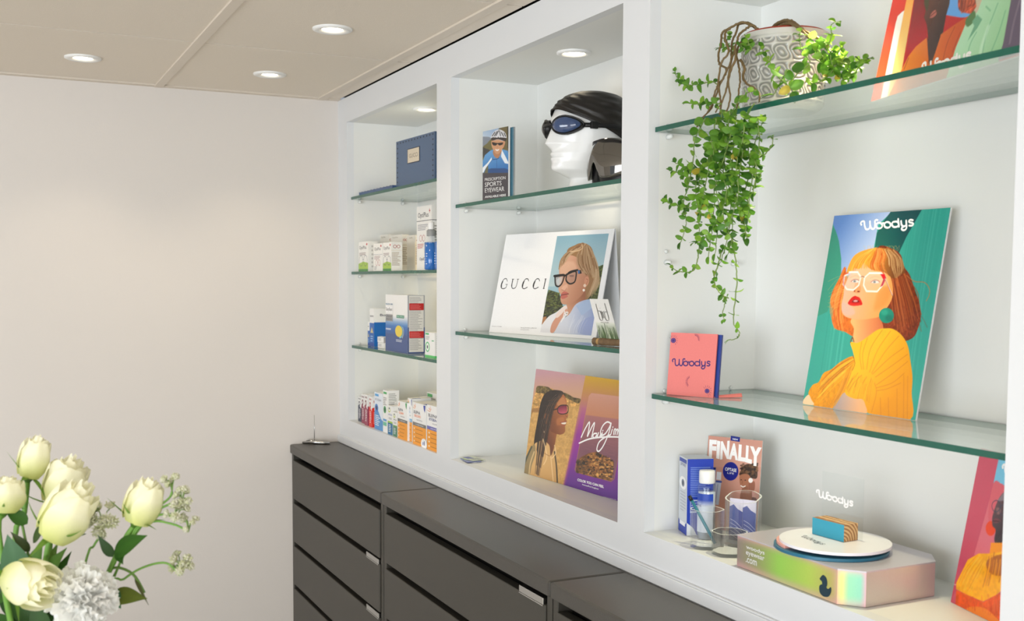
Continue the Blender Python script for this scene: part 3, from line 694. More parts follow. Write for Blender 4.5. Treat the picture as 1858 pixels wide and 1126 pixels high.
# woman in profile
a.fill([(250, 240), (300, 210), (350, 205), (400, 225), (380, 300), (330, 420), (290, 560), (250, 700), (230, 800), (200, 890), (155, 870), (165, 760), (170, 600), (200, 420), (220, 310)], (40, 28, 24), soft=3)
a.fill([(60, 850), (110, 720), (180, 620), (250, 590), (330, 640), (350, 740), (355, 880), (360, 945), (60, 860)], (222, 178, 116), sm=False, soft=2, col2=(206, 160, 98), ax=[(200, 640), (300, 900)])
a.fill([(60, 850), (110, 720), (170, 630), (180, 700), (150, 800), (130, 870)], (150, 130, 90), soft=3); a.line([(150, 650), (110, 740), (75, 850)], 14, (60, 70, 60), 0.8, 3); a.line([(170, 690), (140, 780), (130, 860)], 10, (230, 196, 140), 0.8, 3)
a.line([(330, 690), (345, 800), (352, 935)], 12, (60, 50, 36), 0.9, 3)
a.fill([(290, 470), (250, 585), (290, 640), (300, 720), (330, 640), (345, 560), (350, 520)], (150, 88, 50), soft=2, col2=(96, 52, 34), ax=[(340, 560), (260, 600)])
a.fill([(385, 235), (402, 240), (416, 262), (424, 290), (428, 318), (425, 340), (428, 362), (434, 386), (438, 404), (434, 416), (421, 424), (421, 436), (426, 446), (420, 456), (424, 466), (419, 478), (411, 488), (414, 506), (414, 528), (402, 546), (374, 556), (340, 548), (300, 530), (280, 480), (290, 400), (330, 330), (350, 280)], (176, 106, 60), sm=False, soft=2, col2=(120, 66, 40), ax=[(410, 400), (290, 460)])
a.fill([(395, 260), (420, 300), (420, 320), (370, 330), (350, 310)], (206, 142, 90), op=0.6, soft=10); a.fill([(350, 430), (400, 420), (400, 470), (350, 480)], (206, 130, 76), op=0.5, soft=12)
a.fill([(384, 462), (419, 457), (416, 472), (392, 472)], (246, 232, 216), soft=2); a.line([(376, 460), (400, 456), (424, 452)], 6, (150, 70, 56), 0.9); a.line([(382, 476), (400, 486), (414, 480)], 6, (176, 90, 70), 0.9)
a.fill([(252, 395), (275, 388), (295, 420), (290, 465), (262, 470), (250, 430)], (150, 84, 48), soft=2); a.line([(262, 405), (285, 420), (280, 455)], 6, (90, 46, 30), 0.7, 2); a.line([(243, 510), (250, 540)], 5, (230, 200, 160))
a.fill([(355, 340), (385, 325), (425, 330), (425, 375), (395, 392), (365, 385), (352, 362)], (120, 36, 60), soft=2, col2=(206, 90, 110), ax=[(385, 330), (390, 392)]); a.line([(355, 345), (380, 325), (432, 328), (434, 378), (400, 393), (362, 385), (353, 355)], 7, (54, 22, 28)); a.line([(356, 350), (318, 362)], 8, (54, 22, 28))
a.line([(416, 405), (432, 420), (420, 428)], 4, (90, 46, 30), 0.6); 
a.hair([(380, 220), (290, 290), (215, 470), (175, 860)], [(400, 235), (330, 340), (280, 560), (215, 880)], 80, [(66, 48, 40), (24, 18, 18), (90, 66, 50), (14, 12, 14)], 4, 0.7, 5)
a.line([(262, 330), (320, 318), (350, 300)], 4, (110, 80, 60), 0.6); a.line([(280, 290), (330, 280), (380, 250)], 4, (110, 80, 60), 0.6)
for q in ([(240, 590), (270, 720), (245, 790)], [(330, 640), (340, 700), (310, 740)], [(300, 720), (310, 820), (320, 920)]): a.line(q, 7, (246, 212, 160), 0.8, 2)
a.line([(250, 700), (300, 720), (330, 650)], 5, (160, 112, 66), 0.8)
# right half
a.fill([(574, 90), (1300, 190), (1200, 1300), (405, 960)], (204, 160, 40), sm=False, col2=(186, 120, 110), ax=[(700, 110), (680, 330)])
a.fill([(540, 330), (1300, 420), (1200, 1300), (405, 960)], (186, 110, 130), sm=False, soft=30, col2=(150, 52, 150), ax=[(560, 330), (540, 560)])
a.fill([(490, 620), (1300, 700), (1200, 1300), (405, 960)], (148, 46, 150), sm=False, soft=30, col2=(94, 40, 140), ax=[(500, 640), (480, 960)])
IN = [(620, 228), (900, 262), (870, 520), (800, 905), (775, 925), (500, 850), (488, 830), (600, 250)]
a.fill(IN, (206, 150, 130), sm=False, soft=1.5, col2=(196, 130, 96), ax=[(720, 240), (700, 430)])
a.fill([(575, 400), (880, 440), (860, 560), (800, 905), (775, 925), (500, 850), (490, 830)], (170, 110, 110), sm=False, soft=8, col2=(128, 82, 96), ax=[(700, 430), (660, 700)])
for i in range(50):
    x = a.R.uniform(530, 780); y = a.R.uniform(580, 760); a.line([(x, y), (x+40, y+8)], 3, a.R.choice([(150, 96, 110), (110, 70, 90)]), 0.4, 2)
rk = [(498, 852), (505, 760), (540, 730), (600, 700), (660, 688), (730, 725), (798, 765), (790, 860), (772, 918), (640, 890)]
a.fill(rk, (124, 80, 40), sm=False, soft=2, tex=0.6)
for i in range(340):
    x = a.R.uniform(505, 790); y = a.R.uniform(705, 905)
    if y < 700+abs(x-660)*0.35 or y > 850+(x-500)*0.2: continue
    a.ell((x, y), a.R.uniform(4, 14), a.R.uniform(3, 8), a.R.choice([(214, 150, 76), (236, 176, 96), (70, 44, 26), (30, 24, 20), (150, 96, 48)] if x > 590 else [(60, 46, 34), (26, 22, 20), (110, 76, 46)]), op=0.75, soft=2)
a.done()
Wt = (250, 248, 248)
for pl in ([(540, 575), (570, 510), (605, 455), (598, 520), (588, 570), (620, 500), (645, 460), (632, 530), (622, 572)], [(662, 545), (640, 548), (632, 570), (646, 580), (664, 556), (662, 578)], [(676, 540), (668, 570), (682, 575), (696, 545), (692, 576)], [(706, 540), (700, 572)], [(709, 524), (711, 522)],
           [(775, 468), (745, 455), (712, 482), (692, 530), (700, 558), (728, 548), (760, 500), (776, 462), (756, 545), (715, 640), (680, 685), (663, 668), (682, 612), (730, 574), (770, 556)], [(784, 514), (773, 552)], [(788, 497), (790, 495)], [(794, 553), (802, 514), (813, 516), (806, 553)], [(810, 530), (824, 513), (829, 520), (822, 554)], [(826, 532), (840, 515), (846, 522), (838, 556)],
           [(524, 622), (600, 590), (690, 576), (800, 572), (905, 580)]):
    p.line([c(*z) for z in pl], 0.0030, Wt)
p.text('COLOR YOU CAN FEEL', c(510, 918), c(718, 975), c(512, 898), Wt, 0.03); p.text('PolarizedPlus2 Sunglasses', c(548, 954), c(676, 990), c(550, 940), Wt, 0.01); p.text('at your local optician store', c(716, 1046), c(818, 1073), c(717, 1037), (230, 220, 235))
t = mb.build('sunglasses_poster', M['gloss'], loc=(1.25, 0.08, ZB))
tag(t, 'landscape poster of a woman with braids in purple sunglasses, on the white sill', 'poster')

# --- top shelf poster
mb, p = board('t', (1.9762, 0.1318, ZS['31']+0.0004), -14.5, 11.6, 0.306, 0.2)
A = crop(1500, 0, 5.117); c = lambda x, y: p.px(*A(x, y))
a = Art(p, 0, 0, p.W, p.H, 300, 200, A, (200, 40, 30))
a.fill([(360, 1000), (600, -200), (830, -200), (560, 960)], (232, 80, 46), sm=False, col2=(220, 56, 40), ax=[(500, 700), (700, 0)])
a.fill([(500, 930), (640, 220), (660, 150), (700, 110), (726, 96), (600, 940)], (250, 246, 242), sm=False, soft=2)
a.fill([(560, 920), (740, 0), (800, -300), (860, -300), (700, 640), (640, 900)], (250, 214, 130), sm=False, soft=2, col2=(246, 170, 80), ax=[(640, 500), (760, 0)])
a.fill([(830, -100), (930, -100), (930, 380), (860, 420), (700, 700), (740, 480)], (190, 24, 36), sm=False, soft=2, col2=(128, 40, 40), ax=[(760, 500), (860, 0)])
a.fill([(1100, -200), (1400, -200), (1330, 160), (1260, 165), (1110, 140)], (96, 160, 222), sm=False, soft=2)
a.fill([(1110, 140), (1200, 165), (1330, 160), (1240, 330), (1150, 420), (1050, 380)], (184, 30, 30), sm=False, soft=2)
a.fill([(905, -300), (905, 40), (920, 100), (905, 160), (930, 230), (940, 340), (950, 460), (1060, 420), (1110, 140), (1140, 40), (1170, -300)], (96, 56, 44), sm=False, soft=2, col2=(58, 34, 32), ax=[(940, 100), (1120, 120)])
a.fill([(958, 165), (975, 120), (1010, 92), (1020, 130), (990, 160)], (176, 96, 84), soft=2); a.line([(965, 150), (1015, 108)], 6, (70, 36, 34), 0.8, 2); a.fill([(905, -40), (950, -40), (940, 90), (920, 80)], (70, 70, 40), soft=4, op=0.8)
a.fill([(540, 960), (760, 520), (830, 430), (930, 350), (950, 560), (980, 560), (1060, 320), (1200, 220), (1310, 150), (1330, 240), (1200, 560), (1110, 780), (900, 900)], (236, 130, 28), sm=False, soft=2, col2=(196, 80, 30), ax=[(760, 560), (1200, 400)])
a.fill([(932, 340), (965, 440), (1000, 440), (1060, 330), (985, 560), (950, 600), (940, 480)], (66, 38, 36), sm=False, soft=2)
for q in ([(1190, 250), (1120, 400), (1080, 560)], [(760, 540), (720, 640)], [(945, 560), (900, 760), (890, 880)], [(1240, 300), (1170, 480)]): a.line(q, 8, (150, 60, 24), 0.7, 4)
a.fill([(1220, 60), (1260, -200), (1420, -300), (1380, 80), (1290, 120)], (176, 70, 40), soft=3, tex=0.5); a.hair([(1260, -60), (1240, 20), (1260, 110)], [(1360, -60), (1380, 30), (1290, 90)], 40, [(206, 90, 50), (120, 44, 30)], 8, 0.6, 12)
a.fill([(1370, -100), (1460, -100), (1440, 60), (1390, 140), (1310, 190), (1390, 60)], (196, 176, 150), sm=False, soft=2)
a.fill([(1480, -100), (1720, -100), (1700, 160), (1640, 410), (1590, 620), (1100, 760), (1200, 440), (1300, 200), (1400, 110)], (172, 216, 178), sm=False, soft=2, col2=(150, 200, 150), ax=[(1300, 300), (1640, 360)])
a.fill([(1290, 190), (1370, 100), (1380, 180), (1310, 250)], (80, 120, 70), soft=3); a.fill([(1350, 200), (1400, 135), (1445, 180), (1400, 260), (1310, 380), (1370, 240)], (106, 164, 128), sm=False, soft=3)
for q in ([(1590, 30), (1540, 160), (1480, 320), (1430, 600)], [(1480, 60), (1520, 100)], [(1660, 100), (1600, 300), (1520, 500)], [(1390, 300), (1330, 420), (1290, 600)]): a.line(q, 8, (110, 170, 130), 0.8, 5)
a.line([(1500, 250), (1440, 430), (1420, 560)], 26, (200, 232, 204), 0.6, 14)
a.fill([(1730, -100), (1900, -100), (1850, 480), (1590, 560), (1640, 400)], (96, 84, 104), sm=False, soft=2); a.line([(1800, -20), (1740, 200), (1700, 400)], 14, (130, 118, 136), 0.7, 8)
a.done()
p.woodys(c(885, 730), c(1340, 600), c(885, 590), 0.0034, (240, 236, 232))
t = mb.build('eyewear_poster', M['gloss'], loc=(2.12, 0.10, ZS['31']))
tag(t, 'poster with orange and mint green jackets, on the topmost glass shelf', 'poster')

# --- right hand poster
mb, p = board('r', (2.1268, 0.1403, ZB+0.0004), -15.2, 10.2, 0.185, 0.196)
A = crop(1700, 810, 3.563); c = lambda x, y: p.px(*A(x, y))
a = Art(p, 0, 0, p.W, p.H, 170, 190, A, (206, 84, 108))
a.fill([(290, 20), (420, 40), (260, 700), (60, 1040)], (208, 80, 104), sm=False, col2=(190, 70, 96), ax=[(240, 400), (90, 1000)])
a.fill([(370, 240), (500, 300), (500, 700), (240, 700)], (222, 108, 124), sm=False, soft=2); a.fill([(408, 40), (600, 60), (600, 300), (470, 270), (420, 240), (366, 236)], (118, 196, 228), sm=False, soft=2)
a.fill([(366, 238), (420, 242), (450, 270), (520, 330), (520, 600), (340, 500)], (220, 96, 110), soft=2)
a.ell((348, 528), 32, 48, (236, 64, 20), soft=2)
a.fill([(450, 290), (410, 320), (385, 370), (368, 420), (358, 460), (360, 510), (380, 540), (376, 620), (470, 640), (560, 600), (560, 300)], (92, 64, 72), soft=2, col2=(50, 36, 44), ax=[(380, 400), (460, 520)])
a.fill([(440, 292), (412, 320), (395, 350), (450, 340)], (150, 140, 150), op=0.7, soft=6); a.fill([(385, 395), (410, 400), (412, 430), (390, 436)], (140, 96, 96), op=0.8, soft=5)
a.fill([(362, 480), (378, 462), (405, 470), (410, 484), (380, 494)], (110, 56, 66), soft=2); a.line([(364, 480), (405, 482)], 4, (44, 24, 30))
for cx, cy, r in ((383, 384, 27), (432, 410, 26)): a.line([(cx+r*math.cos(t), cy+r*1.35*math.sin(t)) for t in np.linspace(0, 6.28, 14)], 4, (60, 60, 80))
a.fill([(350, 620), (520, 620), (520, 740), (340, 700)], (250, 150, 24), sm=False, soft=2)
a.fill([(350, 690), (270, 690), (200, 730), (165, 800), (125, 880), (125, 920), (170, 945), (200, 960), (300, 1000), (380, 960), (430, 920), (520, 900), (520, 660)], (252, 170, 20), sm=False, soft=2, tex=0.1)
a.fill([(125, 925), (200, 960), (300, 1005), (380, 960), (430, 930), (520, 900), (520, 1300), (120, 1020)], (232, 84, 22), sm=False, soft=2, tex=0.15)
a.fill([(200, 1040), (300, 1040), (380, 1100), (420, 1160), (200, 1100)], (250, 130, 30), soft=3)
a.fill([(330, 730), (430, 700), (430, 820), (370, 830), (325, 790)], (160, 80, 24), op=0.8, soft=6)
a.hair([(340, 690), (330, 780), (300, 900)], [(440, 690), (430, 780), (410, 900)], 30, [(170, 84, 20), (250, 160, 30)], 6, 0.5, 8); a.hair([(260, 700), (180, 790), (130, 900)], [(330, 720), (280, 820), (220, 940)], 30, [(254, 196, 60), (230, 140, 16)], 7, 0.5, 8)
a.hair([(170, 950), (190, 1020), (200, 1060)], [(400, 960), (400, 1040), (390, 1100)], 26, [(206, 60, 16), (240, 110, 40)], 6, 0.5, 8)
a.line([(100, 882), (122, 892)], 4, (240, 200, 200))
a.done()
p.woodys(c(422, 190), c(640, 215), c(424, 115), 0.0030, (245, 245, 245))
t = mb.build('eyewear_poster', M['gloss'], loc=(2.2, 0.12, ZB))
tag(t, 'pink poster of a figure in orange ruffles at the right end of the white sill', 'poster')

# --- FINALLY leaflet poster
mb, p = board('f', (1.6504, 0.1066, ZB+0.0004), 27.3, 6.2, 0.094, 0.149, th=0.0012)
A = crop(1160, 740, 3.753); c = lambda x, y: p.px(*A(x, y))
a = Art(p, 0, 0, p.W, p.H, 180, 210, A, (206, 150, 132))
a.fill([(440, 140), (900, 200), (860, 400), (440, 400)], (202, 144, 126), sm=False, col2=(214, 160, 142), ax=[(640, 180), (640, 400)])
a.fill([(740, 620), (800, 620), (790, 760), (760, 700)], (110, 66, 50), soft=2); a.fill([(775, 680), (800, 680), (790, 800), (770, 800)], (40, 60, 150), sm=False)
a.ell((622, 430), 53, 63, (22, 32, 140), soft=1.5)
a.fill([(475, 398), (522, 405), (512, 640), (462, 640)], (150, 160, 196), sm=False); a.fill([(476, 398), (522, 405), (520, 420), (475, 412)], (30, 40, 110), sm=False); a.fill([(528, 432), (560, 436), (556, 490), (524, 486)], (228, 230, 238), sm=False)
a.fill([(520, 490), (560, 494), (540, 660), (505, 655)], (196, 204, 222), sm=False); a.line([(525, 498), (558, 502)], 10, (60, 80, 160)); a.line([(535, 520), (520, 640)], 5, (120, 130, 170), 0.8)
a.fill([(690, 430), (700, 400), (740, 380), (790, 395), (805, 440), (795, 480), (740, 470), (700, 470), (680, 450)], (70, 48, 34), soft=3, tex=0.6)
for i in range(60): a.ell((a.R.uniform(690, 805), a.R.uniform(378, 450)), 9, 7, a.R.choice([(50, 34, 26), (120, 84, 54), (90, 62, 40)]), op=0.7, soft=3)
a.fill([(688, 455), (740, 450), (760, 490), (745, 540), (715, 560), (690, 530), (682, 490)], (170, 110, 80), soft=2); a.ell((694, 488), 5, 3, (40, 26, 22)); a.ell((722, 490), 6, 3, (40, 26, 22)); a.line([(692, 528), (706, 536), (722, 530)], 6, (246, 238, 230)); a.line([(704, 495), (700, 512)], 4, (130, 76, 56), 0.7)
a.fill([(700, 550), (760, 540), (760, 640), (690, 640)], (150, 96, 70), soft=2); a.fill([(745, 510), (785, 500), (782, 560), (740, 560)], (160, 100, 76), soft=2); a.ell((758, 492), 15, 17, (246, 240, 236))
for x in (750, 762, 774): a.line([(x, 510), (x, 556)], 3, (110, 66, 50), 0.7)
a.done()
# block capitals, each a sheared slab word following a wave
letters = [('F', 472, 522, 213, 335, 220, 340), ('I', 524, 546, 220, 342, 224, 348), ('N', 550, 610, 226, 350, 234, 346), ('A', 608, 672, 236, 348, 244, 356), ('L', 672, 722, 246, 358, 252, 366), ('L', 722, 766, 252, 368, 260, 380), ('Y', 748, 828, 258, 388, 268, 400)]
for ch, xl, xr, yl0, yl1, yr0, yr1 in letters:
    sh = 6
    p.text(ch, c(xl, yl1), c(xr, yr1), c(xl+sh, yl0), (250, 248, 246), 0.055)
p.poly([c(624, 188), c(687, 198), c(684, 230), c(621, 220)], (24, 40, 130)); p.text('NEW', c(636, 215), c(672, 221), c(637, 204), (240, 240, 245), 0.02)
p.text('OPTASE', c(584, 425), c(662, 436), c(585, 402), (245, 245, 250), 0.02); p.text('LIFE', c(600, 446), c(644, 452), c(601, 434), (245, 245, 250))
t = mb.build('advert_leaflet', M['gloss'], loc=(1.69, 0.128, ZB))
tag(t, 'salmon pink advert headed FINALLY, leaning behind the acrylic holder', 'leaflet')

# ------------------------------------------------------------------ cartons
def carton(O, yaw, w, d, h, base=(240, 240, 238), back=None):
    a = math.radians(yaw); e = np.array([math.cos(a), math.sin(a), 0]); q = np.array([-e[1], e[0], 0]); z = np.array([0, 0, 1.0])
    O = np.array(O, float)+np.array([0, 0, 0.0004]); mb = MB()
    V = [O, O+e*w, O+e*w+q*d, O+q*d]; V += [v+z*h for v in V]
    mb.add(V, [(0, 3, 2, 1), (4, 5, 6, 7), (0, 1, 5, 4), (1, 2, 6, 5), (2, 3, 7, 6), (3, 0, 4, 7)], lin(base))
    return mb, Panel(mb, O, e, z, w, h), Panel(mb, O+e*w, q, z, d, h), Panel(mb, O+z*h, e, q, w, d)
def flaps(p):      # slightly open tuck flap lines on a carton top
    p.rect(0.04, 0.04, 0.96, 0.10, (206, 204, 198)); p.rect(0.04, 0.88, 0.96, 0.92, (196, 194, 188))
def span(x0p, x1p, yb, yt, y, z):
    a = hit(x0p, yb, 1, y); c = hit(x1p, yb, 1, y); return a[0], c[0]-a[0], hit((x0p+x1p)/2, yt, 1, y)[2]-z

C5 = lambda x, y: (560+x/6.256, 660+y/6.256)
def row(name, xa, xb, yb, yt, y, d, label, group, deco, yaw=0, base=(240, 240, 238)):
    pa = C5(xa, yb); pb = C5(xb, yt)
    x0, w, h = span(pa[0], pb[0], pa[1], pb[1], y, ZB)
    mb, f, r, t = carton((x0, y, ZB), yaw, w-0.0006, d, h, base); flaps(t); deco(f, r, t)
    o = mb.build(name, M['print'], loc=(x0+w/2, y+d/2, ZB)); tag(o, label, 'carton', group); return o
def wave(p, col, t0, s0=0.0, s1=1.0, amp=0.06):
    pts = [(s0*p.W, 0.0)]+[((s0+(s1-s0)*u)*p.W, (t0+amp*math.sin(u*4.5+0.4))*p.H) for u in np.linspace(0, 1, 9)]+[(s1*p.W, 0.0)]
    p.poly(pts, col)
def eye_box(col, dark, txt, lean=0.0):
    def d(f, r, t):
        wave(f, col, 0.60); wave(r, col, 0.60)
        f.ell(0.42, 0.72, 0.26, 0.10, dark); f.ell(0.42, 0.72, 0.12, 0.05, (250, 250, 250)); f.textr(txt, 0.12, 0.88, 0.88, 0.94, dark, 0.02)
        f.lines(0.3, 0.12, 0.85, 0.52, 7, (240, 236, 236), 3); r.lines(0.1, 0.1, 0.9, 0.5, 8, (240, 236, 236), 4); r.textr(txt, 0.1, 0.8, 0.9, 0.88, dark)
    return d
EG = 'eye care cartons in a row on the lower sill'
row('eye_drop_carton', 563, 598, 652, 372, 0.020, 0.05, 'slim white and navy carton, leftmost on the lower sill', EG, eye_box((52, 58, 84), (36, 40, 66), 'HYALO'))
row('eye_drop_carton', 601, 634, 664, 345, 0.016, 0.06, 'slim white and maroon carton, second from the left on the sill', EG, eye_box((150, 62, 88), (120, 30, 50), 'HYALO'))
row('eye_drop_carton', 635, 671, 682, 350, 0.010, 0.06, 'slim maroon and white carton, third from the left on the sill', EG, eye_box((158, 66, 92), (120, 30, 50), 'HYALO'))
row('eye_drop_carton', 686, 719, 727, 372, 0.010, 0.055, 'white and bright red carton between the maroon and pale blue ones', EG, eye_box((222, 52, 44), (190, 30, 30), 'HYALO'))
def deco5(f, r, t):
    f.rect(0, 0, 1, 1, (226, 234, 244)); wave(f, (84, 150, 208), 0.42, amp=0.14); f.ell(0.25, 0.58, 0.2, 0.11, (66, 130, 200)); f.ell(0.25, 0.58, 0.09, 0.06, (24, 44, 96))
    f.rect(0.08, 0.90, 0.5, 0.96, (70, 160, 220)); f.textr('HYCOSAN', 0.08, 0.78, 0.8, 0.84, (120, 124, 140), 0.01); f.lines(0.1, 0.1, 0.7, 0.40, 6, (236, 242, 248), 8); f.ell(0.9, 0.1, 0.3, 0.09, (240, 244, 248)) if False else None
row('eye_drop_carton', 749, 845, 757, 330, 0.010, 0.03, 'pale blue and white carton with a blue eye on it', EG, deco5)
def deco6(f, r, t):
    f.rect(0.1, 0.91, 0.8, 0.96, (60, 170, 90)); f.ell(0.4, 0.54, 0.3, 0.085, (70, 160, 100)); f.ell(0.4, 0.54, 0.14, 0.05, (20, 60, 50)); f.rect(0.02, 0.16, 0.8, 0.25, (110, 196, 164)); f.rect(0.02, 0.27, 0.8, 0.32, (90, 160, 214))
    f.lines(0.1, 0.64, 0.8, 0.84, 5, (150, 150, 150), 2); r.lines(0.1, 0.66, 0.9, 0.94, 7, (168, 168, 164), 3); r.rect(0.35, 0.56, 0.98, 0.62, (70, 160, 214)); r.lines(0.1, 0.3, 0.9, 0.5, 6, (168, 168, 164), 3)
row('eye_drop_carton', 846, 898, 792, 300, 0.009, 0.032, 'tall white carton with a green eye and small grey print', EG, deco6)
def decoB(a1, a2, rim):
    def d(f, r, t):
        f.rect(0, 0, 0.98, 0.46, a1); f.rect(0, 0.40, 0.98, 0.46, a2); f.ell(0.3, 0.86, 0.24, 0.10, (190, 206, 60)); f.ell(0.3, 0.88, 0.17, 0.08, (240, 240, 238)); f.ell(0.32, 0.9, 0.08, 0.04, (40, 60, 110))
        f.textr('HYLO', 0.15, 0.66, 0.85, 0.72, rim, 0.01); f.lines(0.2, 0.52, 0.85, 0.6, 2, (150, 150, 150)); f.lines(0.2, 0.08, 0.85, 0.36, 5, (230, 240, 240), 4)
    return d
row('eye_drop_carton', 899, 956, 826, 476, 0.008, 0.03, 'small white carton with green and teal bands', EG, decoB((20, 110, 160), (160, 200, 60), (40, 90, 170)))
row('eye_drop_carton', 958, 1008, 836, 550, 0.008, 0.03, 'smallest white carton with a dull green base band', EG, decoB((70, 130, 100), (110, 160, 90), (40, 60, 60)))
def blepha(sub, subcol, band, badge, drops=False):
    def d(f, r, t):
        f.rect(0, 0, 1, 0.45, (244, 160, 44)); f.rect(0, 0.45, 1, 0.53, band); f.textr('BLEPHA', 0.08, 0.74, 0.56, 0.81, (60, 62, 84), 0.015); f.textr(sub, 0.12, 0.66, 0.6, 0.72, subcol, 0.02)
        f.line([(0.10*f.W, 0.93*f.H), (0.17*f.W, 0.90*f.H), (0.19*f.W, 0.97*f.H)], 0.0016, (240, 140, 40)); f.line([(0.02*f.W, 0.88*f.H), (0.16*f.W, 0.86*f.H), (0.24*f.W, 0.93*f.H)], 0.0012, (240, 140, 40))
        f.textr('NUTRAVIS', 0.3, 0.585, 0.72, 0.615, (110, 112, 120)); f.textr('COMPRESS', 0.2, 0.475, 0.8, 0.50, (236, 236, 240), 0.01)
        f.poly([(0.80*f.W, 0.98*f.H), (0.96*f.W, 0.99*f.H), (0.92*f.W, 0.82*f.H), (0.84*f.W, 0.88*f.H)], badge)
        for k in range(4): f.ell(0.12, 0.38-0.1*k, 0.035, 0.022, (252, 236, 206), 10)
        f.lines(0.2, 0.03, 0.8, 0.42, 4, (190, 120, 40), 6, 0.16)
        if drops:
            f.ell(0.85, 0.08, 0.22, 0.13, (248, 248, 248)); f.rect(0.76, 0.05, 0.81, 0.12, (60, 90, 180)); f.rect(0.85, 0.05, 0.90, 0.15, (40, 50, 120))
        t.rect(0.0, 0.0, 1, 1, (236, 232, 222)); t.rect(0.7, 0.05, 0.98, 0.5, badge); t.line([(0.1*t.W, 0.3*t.H), (0.9*t.W, 0.3*t.H)], 0.0008, (196, 190, 176), False)
    return d
row('wipes_carton', 1012, 1122, 862, 430, 0.007, 0.055, 'white and orange wipes carton with a grey band and green leaf mark', 'orange and white wipes cartons', blepha('CLEAN', (240, 120, 40), (110, 110, 108), (60, 160, 90)))
row('wipes_carton', 1127, 1176, 890, 392, 0.013, 0.05, 'narrow white and orange carton with a pale blue band', 'orange and white wipes cartons', blepha('GEL', (80, 160, 210), (120, 180, 220), (40, 70, 160)))
row('wipes_carton', 1183, 1335, 935, 452, 0.007, 0.055, 'wide white and orange wipes carton with a grey band and drops corner', 'orange and white wipes cartons', blepha('SOL DUO', (240, 120, 40), (120, 120, 118), (60, 80, 170), True))
row('wipes_carton', 1344, 1560, 975, 490, 0.007, 0.055, 'white and orange wipes carton with a violet band, half behind the pillar', 'orange and white wipes cartons', blepha('EYEBAG', (40, 60, 130), (110, 110, 180), (50, 60, 150), True))
def deco_plain(f, r, t):
    f.lines(0.1, 0.35, 0.9, 0.9, 9, (176, 176, 172), 5); f.rect(0.05, 0.9, 0.5, 0.97, (70, 170, 90)); r.lines(0.1, 0.35, 0.9, 0.9, 9, (176, 176, 172), 5)
for k, (x0, y0, w, d, h, lb) in enumerate([(0.452, 0.075, 0.045, 0.026, 0.100, 'plain white printed carton behind the small cartons, left of the back pair'), (0.500, 0.078, 0.075, 0.028, 0.117, 'white printed carton in the back row, left one of the touching pair'), (0.578, 0.078, 0.062, 0.028, 0.118, 'white printed carton in the back row, right one of the touching pair')]):
    mb, f, r, t = carton((x0, y0, ZB), 0, w, d, h, (236, 235, 230)); deco_plain(f, r, t); flaps(t)
    tag(mb.build('eye_drop_carton', M['print'], loc=(x0+w/2, y0+d/2, ZB)), lb, 'carton', 'white cartons in the back row')
# flat packs lying on the orange cartons' back row
zz0 = ZB
mb, f, r, t = carton((0.655, 0.072, zz0), 0, 0.09, 0.06, 0.104, (232, 230, 222)); deco_plain(f, r, t)
tag(mb.build('eye_drop_carton', M['print'], loc=(0.7, 0.1, zz0)), 'white carton standing behind the widest orange carton', 'carton', 'white cartons in the back row')
mb, f, r, t = carton((0.662, 0.074, zz0+0.1045), -6, 0.085, 0.045, 0.012, (232, 232, 234)); f.rect(0.3, 0.05, 0.7, 0.95, (44, 60, 140)); t.rect(0.35, 0, 0.6, 1, (44, 60, 140)); f.textr('GEL', 0.72, 0.2, 0.9, 0.7, (90, 90, 110))
tag(mb.build('flat_pack', M['print'], loc=(0.7, 0.1, zz0+0.105)), 'flat white and blue pack lying on top of a back row carton', 'pack')

# --- second shelf: lens cleaner cartons
z = ZS['12']; C3 = lambda x, y: (600+x/7.04, 360+y/7.04)
def opti(xa, xb, yb, yt, y, d, label, front, side, base=(238, 237, 232), name='lens_cleaner_carton'):
    pa, pb = C3(xa, yb), C3(xb, yt); x0, w, h = span(pa[0], pb[0], pa[1], pb[1], y, z)
    mb, f, r, t = carton((x0, y, z), 0, w-0.0006, d, h, base); flaps(t); front(f); side(r)
    o = mb.build(name, M['print'], loc=(x0+w/2, y+d/2, z)); tag(o, label, 'carton', 'white lens cleaner cartons on the middle glass shelf'); return o
def specs(p, cx, cy, w, col):
    W_, H_ = p.W, p.H; r = w*W_/2
    for sgn in (-1, 1): p.line([(cx*W_+sgn*r*0.55+r*0.45*math.cos(t), cy*H_+r*0.42*math.sin(t)) for t in np.linspace(0, 6.28, 11)], 0.0011, col)
    p.line([(cx*W_-r*0.12, cy*H_+r*0.1), (cx*W_+r*0.12, cy*H_+r*0.1)], 0.0011, col)
def f_green(p):
    p.textr('OptiPlus', 0.08, 0.72, 0.82, 0.86, (60, 60, 70)); p.rect(0.85, 0.86, 0.9, 0.95, (190, 30, 40)); p.rect(0.80, 0.89, 0.95, 0.92, (190, 30, 40))
    p.lines(0.08, 0.54, 0.8, 0.64, 2, (150, 130, 130)); p.poly([(0, 0), (p.W, 0), (p.W, 0.28*p.H), (0.5*p.W, 0.33*p.H), (0, 0.26*p.H)], (164, 196, 76)); p.rect(0, 0, 1, 0.08, (70, 140, 70)); specs(p, 0.5, 0.36, 0.84, (44, 60, 90))
def f_red(p):
    p.textr('OptiPlus', 0.1, 0.72, 0.8, 0.86, (60, 60, 70)); p.rect(0.80, 0.86, 0.86, 0.95, (190, 30, 40)); p.rect(0.76, 0.89, 0.90, 0.92, (190, 30, 40)); p.rect(0, 0.595, 1, 0.605, (120, 124, 150))
    p.lines(0.1, 0.42, 0.8, 0.56, 3, (176, 150, 150)); specs(p, 0.5, 0.3, 0.5, (180, 60, 60)); p.lines(0.1, 0.04, 0.4, 0.18, 3, (160, 160, 160))
